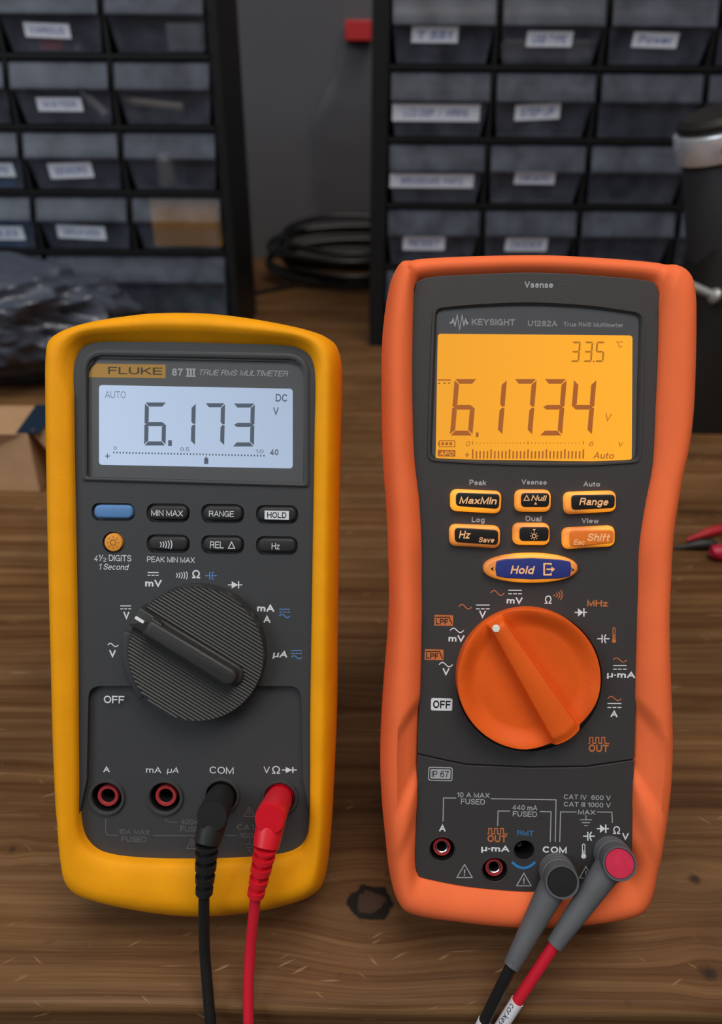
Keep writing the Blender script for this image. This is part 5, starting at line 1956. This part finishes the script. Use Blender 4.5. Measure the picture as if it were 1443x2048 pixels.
# right cabinet
ZR = [0.337, 0.2755, 0.2125, 0.1505, 0.0885, 0.006]
ZR = [z * sL for z in ZR]
XR = [0.0225 * sL, 0.1250 * sL, 0.2267 * sL, 0.3305 * sL, 0.433 * sL]
cabR, invR = cabinet('black cabinet of clear drawers behind the orange multimeter', XR, ZR, 0.0085 * sL, 0.446 * sL, 0.14)
words_R = {(0, 0): ('T 551', (822, 914, 54, 86)), (0, 1): ('USB TYPE', (1050, 1141, 63, 94)), (0, 2): ('Power', (1260, 1350, 65, 96)),
           (1, 0): ('LCD DISP  /  WIRING', (784, 957, 208, 242)), (1, 1): ('STEP UP', (1027, 1116, 208, 239)),
           (2, 0): ('BREADBOARD  PARTS', (779, 945, 346, 374)), (2, 1): ('USB MICRO', (1026, 1106, 342, 367)),
           (3, 0): ('RESIST', (805, 888, 470, 498)), (3, 1): ('DIODES', (1008, 1091, 473, 500))}
for r in range(5):
    for c in range(4):
        x0, x1, z1, z0 = XR[c] + 4 * mm, XR[c + 1] - 3 * mm, ZR[r] - 4 * mm, ZR[r + 1] + 3 * mm
        d = make_drawer(cabR, x0, x1, z0, z1)
        place(d, invR)
        if (r, c) in words_R:
            t_, px = words_R[(r, c)]
            a, b_ = on_depth(px[0], (px[2] + px[3]) / 2, CY + 7 * mm), on_depth(px[1], (px[2] + px[3]) / 2, CY + 7 * mm)
            zt, zb = on_depth((px[0] + px[1]) / 2, px[2], CY + 7 * mm).z, on_depth((px[0] + px[1]) / 2, px[3], CY + 7 * mm).z
            place(label_strip(d, a.x, b_.x, zb, zt, t_, {(1, 1): .05, (0, 2): -.02}.get((r, c), 0)), invR)


# things in the drawers
def loose_box(name, label, cat, m, x0, x1, z0, z1, y0, y1, bev=1.0):
    bm = bmesh.new()
    cx, cy_, cz = (x0 + x1) / 2, (y0 + y1) / 2, z0
    box(bm, x0 - cx, x1 - cx, y0 - cy_, y1 - cy_, 0, z1 - z0)
    o = finish(bm, name, m, None, 30)
    o.location = (cx, cy_, cz)
    bevel(o, bev * mm, 3)
    return tag(o, label, cat)


def span(px0, py0, px1, py1, y):
    a, b_ = on_depth(px0, (py0 + py1) / 2, y), on_depth(px1, (py0 + py1) / 2, y)
    return a.x, b_.x, on_depth((px0 + px1) / 2, py1, y).z, on_depth((px0 + px1) / 2, py0, y).z


YB = CY + SLOPE + 4 * mm
AMBER_BOX = mat('amber_card', (1.0, 0.48, 0.05), 0.6, 0.3)
x0, x1, z0, z1 = span(303, 397, 438, 488, YB)
loose_box('packet', 'amber packet inside the drawer beside the cabinet edge, above the green board', 'packet', AMBER_BOX, x0, XL[4] - 6 * mm, ZS[4] + 4.8 * mm, z1, YB, YB + 0.02)
x0, x1, z0, z1 = span(-60, 480, 57, 496, YB)
loose_box('blue_module', 'blue electronic module in the drawer at the left edge of the photo', 'module', mat('blue_board', (0.02, 0.16, 0.50), 0.4), x0, x1 - 1 * mm, ZS[4] + 4.8 * mm, ZS[4] + 24 * mm, YB - 2 * mm, YB + 0.05)
x0, x1, z0, z1 = span(80, 80, 122, 100, YB)
loose_box('red_module', 'small red part lying under the topmost paper label', 'module', mat('red_part', (0.80, 0.06, 0.08), 0.5), x0, x1, ZS[1] + 4.8 * mm, ZS[1] + 4.8 * mm + 9 * mm, YB, YB + .012)
# pale stick leaning in a drawer
bm = bmesh.new()
zf_ = ZS[2] + 4.8 * mm + 4.5 * mm
a, b_ = Vector((on_depth(245, 200, YB).x, YB + 12 * mm, zf_ + 13 * mm)), Vector((on_depth(362, 212, YB).x, YB + 8 * mm, zf_ + 8 * mm))
o_ = a.lerp(b_, .5)
sweep(bm, [a - o_, b_ - o_], 4.2 * mm, 14)
st = finish(bm, 'stick', mat('cream_stick', (0.48, 0.42, 0.36), 0.6), None)
st.location = o_
tag(st, 'pale cream rod lying in the second drawer down', 'rod')
x0, x1, z0, z1 = span(250, 225, 360, 245, YB)
loose_box('dark_module', 'dark green module under the pale cream rod', 'module', mat('dark_green_board', (0.012, 0.03, 0.02), 0.5), x0, x1, ZS[2] + 4.8 * mm, zf_ + 4 * mm, YB + 2 * mm, YB + 26 * mm)
x0, x1, z0, z1 = span(345, 572, 425, 592, YB)
loose_box('green_board', 'green circuit board in the bottom drawer beside the cabinet edge', 'circuit board', mat('green_board', (0.01, 0.10, 0.05), 0.4), x0, x1, ZS[5] + 4.8 * mm + 26 * mm, ZS[5] + 4.8 * mm + 36 * mm, YB + 6 * mm, YB + .05)
bm = bmesh.new()
xw = on_depth(385, 612, YB).x
lathe(bm, Vector((0, 0, 0)), [(.01 * mm, 0), (9 * mm, 0), (9 * mm, 24 * mm), (8 * mm, 26 * mm), (.01 * mm, 26 * mm)], 28)
o = finish(bm, 'plastic_tub', mat('off_white_plastic', (0.45, 0.43, 0.38), 0.5), None)
o.location = (xw, YB + 20 * mm, ZS[5] + 4.8 * mm)
tag(o, 'off-white plastic tub under the green circuit board', 'tub')
x0, x1, z0, z1 = span(-70, 352, 28, 368, YB)
loose_box('blue_module', 'blue electronic module at the left edge of the photo, one drawer above the other', 'module', bpy.data.materials['blue_board'], x0, x1, ZS[3] + 4.8 * mm, ZS[3] + 20 * mm, YB - 2 * mm, YB + 0.05)
x0, x1, z0, z1 = span(330, 46, 402, 66, YB)
loose_box('packet', 'pale grey packet in the top drawer beside the cabinet edge', 'packet', mat('pale_packet', (0.34, 0.35, 0.40), 0.6), x0, XL[4] - 7 * mm, ZS[1] + 4.8 * mm, z1, YB + 4 * mm, YB + 16 * mm)
bm = bmesh.new()
a, b_ = Vector((on_depth(150, 190, YB).x, YB + 20 * mm, ZS[2] + 30 * mm)), Vector((on_depth(212, 238, YB).x, YB + 6 * mm, ZS[2] + 9.5 * mm))
o_ = a.lerp(b_, .5)
sweep(bm, [(a - o_), (a - o_) * .5, (a - o_) * .3, (b_ - o_)], [2.5 * mm, 3 * mm, 5 * mm, 4.5 * mm], 14)
o = finish(bm, 'hand_tool', mat('pale_tool', (0.42, 0.41, 0.42), 0.4), None)
o.location = o_
tag(o, 'pale grey tool leaning behind the label in the second drawer down', 'tool')
bm = bmesh.new()
zb_ = ZS[3] + 4.8 * mm
lathe(bm, Vector((0, 0, 0)), [(.01 * mm, 0), (9 * mm, 0), (9.5 * mm, 3 * mm), (9.5 * mm, 24 * mm), (7 * mm, 27 * mm), (7 * mm, 32 * mm), (.01 * mm, 32 * mm)], 28)
o = finish(bm, 'metal_can', mat('bright_can', (0.75, 0.72, 0.70), 0.25, metallic=0.6), None)
o.location = (on_depth(328, 350, YB).x, YB + 10 * mm, zb_)
tag(o, 'shiny metal can in the drawer above the amber packet', 'can')
# zip-edged grey pouch in the right cabinet's top row
x0, x1, z0, z1 = span(1006, 78, 1185, 120, YB)
pouch = loose_box('pouch', 'grey pouch with a pale toothed edge in the right cabinet, top row', 'pouch', mat('grey_pouch', (0.22, 0.19, 0.20), 0.7), XR[1] + 7 * mm, XR[2] - 7 * mm, ZR[1] + 4.8 * mm, z1 - 2 * mm, YB, YB + .02, 4.0)
bm = bmesh.new()
for k in range(26):
    t = k / 25
    x = -.041 + .082 * t
    z = (z1 - ZR[1] - 6.5 * mm)
    box(bm, x, x + 1.7 * mm, -.0115, -.0085, z - 1.5 * mm, z + 1.5 * mm)
finish(bm, 'zipper', mat('pale_zipper', (0.6, 0.56, 0.45), 0.5), pouch, None)
# bright beads of metal
for n_, (px, py, cab_z, lab) in enumerate(((440 / 2.886, 255 / 2.886, ZS[1], 'small shiny metal nut beside the red part'),)):
    bm = bmesh.new()
    lathe(bm, Vector((0, 0, 0)), [(2 * mm, 0), (5 * mm, 0), (5 * mm, 6 * mm), (2 * mm, 6 * mm), (2 * mm, 0)], 6)
    o = finish(bm, 'metal_nut', METAL, None, 20)
    o.location = (on_depth(px, py, YB).x, YB + 6 * mm, cab_z + 4.8 * mm)
    tag(o, lab, 'nut')


# ================================================================== things on the bench and wall
# black cable coil near the wall
cc = on_table(715, 545)
coil = empty('cable_coil', Matrix.Translation((cc.x, 1.15, 0)), 'coil of black cable lying on the bench against the wall between the cabinets', 'cable')
random.seed(4)
bm = bmesh.new()
pts = []
turns = 7
for k in range(turns * 40):
    a = 2 * pi * k / 40
    t = k / 40
    i = int(t)
    jx = 0.12 + 0.014 * sin(1.7 * t) + .004 * sin(a * 2 + t)
    jy = 0.070 + 0.012 * cos(2.3 * t)
    zlow = 0.005 + 0.0065 * t
    lift = (0.030 + 0.010 * sin(t * 2.1)) * (0.5 + 0.5 * sin(a))
    pts.append(Vector((jx * cos(a), jy * sin(a), zlow + lift)))
sweep(bm, pts, 0.0045, 12)
finish(bm, 'cord', mat('glossy_black_cord', (0.006, 0.006, 0.006), 0.3, 0.5), coil)
bm = bmesh.new()
tail = spline([(-0.09, -0.05, 0.004), (-0.14, -0.09, 0.003), (-0.17, -0.12, 0.003), (-.21, -.14, .003)], 30, False)
sweep(bm, tail, 0.0028, 10)
finish(bm, 'plug_cord', mat('thin_black_cord', (0.01, 0.01, 0.01), 0.4), coil)

# clear bag on the wall with its red clip
bw = on_depth(712, 60, WALL_Y - 0.02)
bagw = empty('hanging_bag', Matrix.Translation((bw.x, WALL_Y, bw.z)), 'clear plastic bag hanging on the wall from a red clip', 'bag')
bm = bmesh.new()
nx_, nz_ = 14, 40
H_ = bw.z - 0.075
rings = []
for j in range(nz_ + 1):
    t = j / nz_
    z = -0.012 - H_ * t
    wd = 0.020 + 0.055 * ease(t * 2.2) - 0.012 * ease((t - .8) / .2)
    dp = 0.003 + 0.014 * ease(t * 1.8)
    rg = []
    for i in range(28):
        a = 2 * pi * i / 28
        p = Vector((wd * cos(a) + .012 * t, -0.022 + dp * sin(a), z))
        nn = noise.noise(Vector((p.x * 28, p.y * 40, p.z * 22)))
        rg.append(p + Vector((nn * .006, nn * .004 if p.y < -.02 else 0, 0)))
    rings.append(rg)
loft(bm, rings)
finish(bm, 'bag_film', FILM, bagw, 60)
bm = bmesh.new()
box(bm, -.016, .022, -.034, -.004, -.014, .012)
bevel(finish(bm, 'clip', mat('red_clip_plastic', (0.42, 0.012, 0.016), 0.45), bagw, 30), 2 * mm, 3)
bm = bmesh.new()
lathe(bm, Vector((0.003, 0, .004)), [(.003, 0), (.003, .012)], 12, Matrix.Rotation(radians(90), 3, 'X'), cap0=True, cap1=True)
finish(bm, 'hook', METAL, bagw)

# crumpled dark plastic bag on the bench, left
bx = Vector((-0.375, 0.735, 0))
bm = bmesh.new()
bmesh.ops.create_icosphere(bm, subdivisions=6, radius=1.0)
for v in bm.verts:
    p = v.co.copy()
    q = Vector((p.x * 0.150, p.y * 0.090, p.z * 0.066))
    s1 = 1 - 2 * abs(noise.noise(p * 1.7 + Vector((3, 1, 2))))
    s2 = 1 - 2 * abs(noise.noise(p * 3.9 + Vector((7, 4, 1))))
    s3 = 1 - 2 * abs(noise.noise(p * 9.0 + Vector((1, 9, 4))))
    q *= 0.87 + 0.13 * s1 + 0.085 * s2 + 0.026 * s3
    q.z += 0.052
    q.y -= 0.030 * p.z
    q.z = max(q.z, 0.0006)
    q.y = min(q.y, CY - bx.y - 0.011)
    v.co = q
o = finish(bm, 'plastic_bag', BAG, None, 50)
o.location = bx
tag(o, 'crumpled dark plastic bag between the left cabinet and the cardboard box', 'bag')

# cardboard box with blue tape
pf = on_table(82, 985)
pt = on_depth(82, 868, pf.y)
bh = pt.z
bd = on_table(60, 806, bh).y - pf.y
cbx = empty('cardboard_box', Matrix.Translation((pf.x - 0.06, pf.y, 0)), 'small brown cardboard box with dark blue tape left of the yellow multimeter', 'box')
bm = bmesh.new()
x1 = 0.06
x0 = -0.09
# front is pushed in along a diagonal crease
A0, A1, B0, B1 = Vector((x0, 0, 0)), Vector((x1, 0, 0)), Vector((x0, 0, bh)), Vector((x1, 0, bh))
crease = Vector((x1 - 0.050, .011, bh * .46))
low = Vector((x1 - .03, .001, 0))
back = [Vector((x0, bd, 0)), Vector((x1 - .002, bd, 0)), Vector((x1 - .002, bd, bh - .002)), Vector((x0, bd, bh - .002))]
vs = [bm.verts.new(v) for v in (A0, A1, B1, B0, crease, low)]
a0, a1, b1, b0, cr, lw = vs
bv = [bm.verts.new(v) for v in back]
for f in ((a0, lw, cr), (lw, a1, b1, cr), (b1, b0, cr), (b0, a0, cr), (b0, b1, bv[2], bv[3]), (a1, bv[1], bv[2], b1), (a0, b0, bv[3], bv[0]), (bv[0], bv[3], bv[2], bv[1]), (a0, bv[0], bv[1], a1, lw)):
    bm.faces.new(f)
o = finish(bm, 'carton', CARD, cbx, 10)
bevel(o, .8 * mm, 2, 20)
bm = bmesh.new()
# tape runs over the lid from front to back
tx0, tx1 = on_table(33, 866, bh).x - cbx.location.x, on_table(80, 866, bh).x - cbx.location.x
bx0, bx1 = tx0 - .008, tx1 - .007
loft(bm, [[Vector((tx0, .0005, bh + .0001)), Vector((tx1, .0005, bh + .0001)), Vector((bx1, bd, bh - .0018)), Vector((bx0, bd, bh - .0018))],
          [Vector((tx0, .0005, bh + .0005)), Vector((tx1, .0005, bh + .0005)), Vector((bx1, bd, bh - .0014)), Vector((bx0, bd, bh - .0014))]])
finish(bm, 'tape', TAPE, cbx, None)
# a loose flap standing at the right side
bm = bmesh.new()
fl = [Vector((x1 + .0006, .004, bh)), Vector((x1 + .0006, bd - .004, bh - .003)), Vector((x1 + .020, bd - .008, bh * .50)), Vector((x1 + .017, .006, bh * .40))]
th = Vector((.0009, 0, .0006))
loft(bm, [fl, [p + th for p in fl]])
finish(bm, 'flap', CARD, cbx, None)

# black device with a silver collar, far right
DY = 0.62
dv = on_table(1440, 868)
pc = on_depth(1441, 297, DY)
root = empty('inspection_device', Matrix.Translation((pc.x, DY, 0)), 'black bench device with a silver collar behind the orange multimeter', 'device')
bl = on_depth(1372, 640, DY - .035).x - pc.x
bt = on_depth(1430, 470, DY - .035).z
bm = bmesh.new()
bl += .010
outl = rounded([(bl, -.030), (.10, -.030), (.10, .035), (bl, .035)], [.036, .016, .016, .02], 8)
secs = [(0, 0.965), (.004, 1.0), (bt * .6, 1.0), (bt - .014, .97), (bt - .004, .92), (bt, .82)]
loft(bm, [[Vector((p[0] * s, p[1] * s, z)) for p in outl] for z, s in secs])
finish(bm, 'body', DEVICE, root, 40)
tiltm = Matrix.Rotation(radians(-17), 3, 'Y') @ Matrix.Rotation(radians(3), 3, 'X')
cr_ = pc.x - on_depth(1349, 297, DY).x
ch_ = (on_depth(1441, 262, DY).z - on_depth(1441, 322, DY).z) * .92
ccen = Vector((0, 0, pc.z + .007))
cbase = ccen - tiltm.col[2] * (ch_ / 2)
bm = bmesh.new()
lathe(bm, cbase, [(cr_ * .86, -.075), (cr_ * .86, -.001), (cr_ * .80, .002)], 48, tiltm, cap0=True, cap1=True)
finish(bm, 'barrel', DEVICE_GREY, root, 40)
bm = bmesh.new()
lathe(bm, cbase, [(cr_ * .85, -.001), (cr_ * .985, -.0005), (cr_, .001), (cr_, ch_ - .001), (cr_ * .985, ch_), (cr_ * .85, ch_ + .001)], 64, tiltm)
finish(bm, 'collar', SILVER, root, 40)['label'] = 'silver collar'
bm = bmesh.new()
lathe(bm, cbase, [(cr_ * .88, ch_), (cr_ * .92, ch_ + .003), (cr_ * .92, ch_ + .006), (cr_ * .80, ch_ + .010), (.01 * mm, ch_ + .010)], 48, tiltm)
finish(bm, 'cap', DEVICE, root, 40)
bm = bmesh.new()
lathe(bm, cbase + tiltm @ Vector((-cr_ * .36, -cr_ * .935, ch_ * .45)), [(.0017, 0), (.0017, .0006), (.01 * mm, .0006)], 12, axis_to(tiltm @ Vector((-.36, -.93, 0))))
finish(bm, 'set_screw', DEEP, root)
# pale threaded screw with a round head on the body's front
bm = bmesh.new()
s0 = on_depth(1372, 567, DY - .0325) - Vector(root.location)
s1 = on_depth(1424, 590, DY - .0325) - Vector(root.location)
pp, rr = [], []
for k in range(41):
    t = k / 40
    pp.append(s0.lerp(s1, t))
    rr.append((.0034 if k % 4 < 2 else .0027))
sweep(bm, pp, rr, 14)
lathe(bm, s1, [(.0028, -.002), (.0052, -.0008), (.0062, .002), (.0050, .0050), (.0025, .0064), (.01 * mm, .0066)], 24, axis_to(s1 - s0))
finish(bm, 'screw', mat('dull_steel', (.42, .42, .41), .45, metallic=.6), root, 40)['label'] = 'pale threaded screw'


# test hook boots on the bench, right edge
def boot(name, label, a, b_, ra, rb, m, cat='clip'):
    o_ = a.lerp(b_, .5)
    o_.z = 0
    bm = bmesh.new()
    n = 16
    pts = [a.lerp(b_, i / n) - o_ for i in range(n + 1)]
    rad_ = [ra + (rb - ra) * ease(i / (n * .75)) for i in range(n + 1)]
    rad_[0] *= .6
    rad_[-1] *= .8
    # rests along its underside
    pts = [Vector((p.x, p.y, r)) for p, r in zip(pts, rad_)]
    sweep(bm, pts, rad_, 18)
    ob = finish(bm, name, m, None, 50)
    ob.location = o_
    return tag(ob, label, cat)


boot('clip_boot', 'black tapered clip boot lying right of the orange multimeter', on_table(1346, 1099), on_table(1424, 1098), .0012, .0037, mat('black_boot', (.012, .012, .012), .5))
boot('clip_boot', 'red tapered clip boot lying behind the black boot', on_table(1372, 1083), on_table(1440, 1066), .0014, .0032, mat('red_boot', (.42, .012, .022), .5))
boot('clip_boot', 'crimson clip boot in front of the black boot at the photo edge', on_table(1420, 1118), on_table(1500, 1122), .0050, .0052, mat('crimson_boot', (.46, .006, .04), .5))
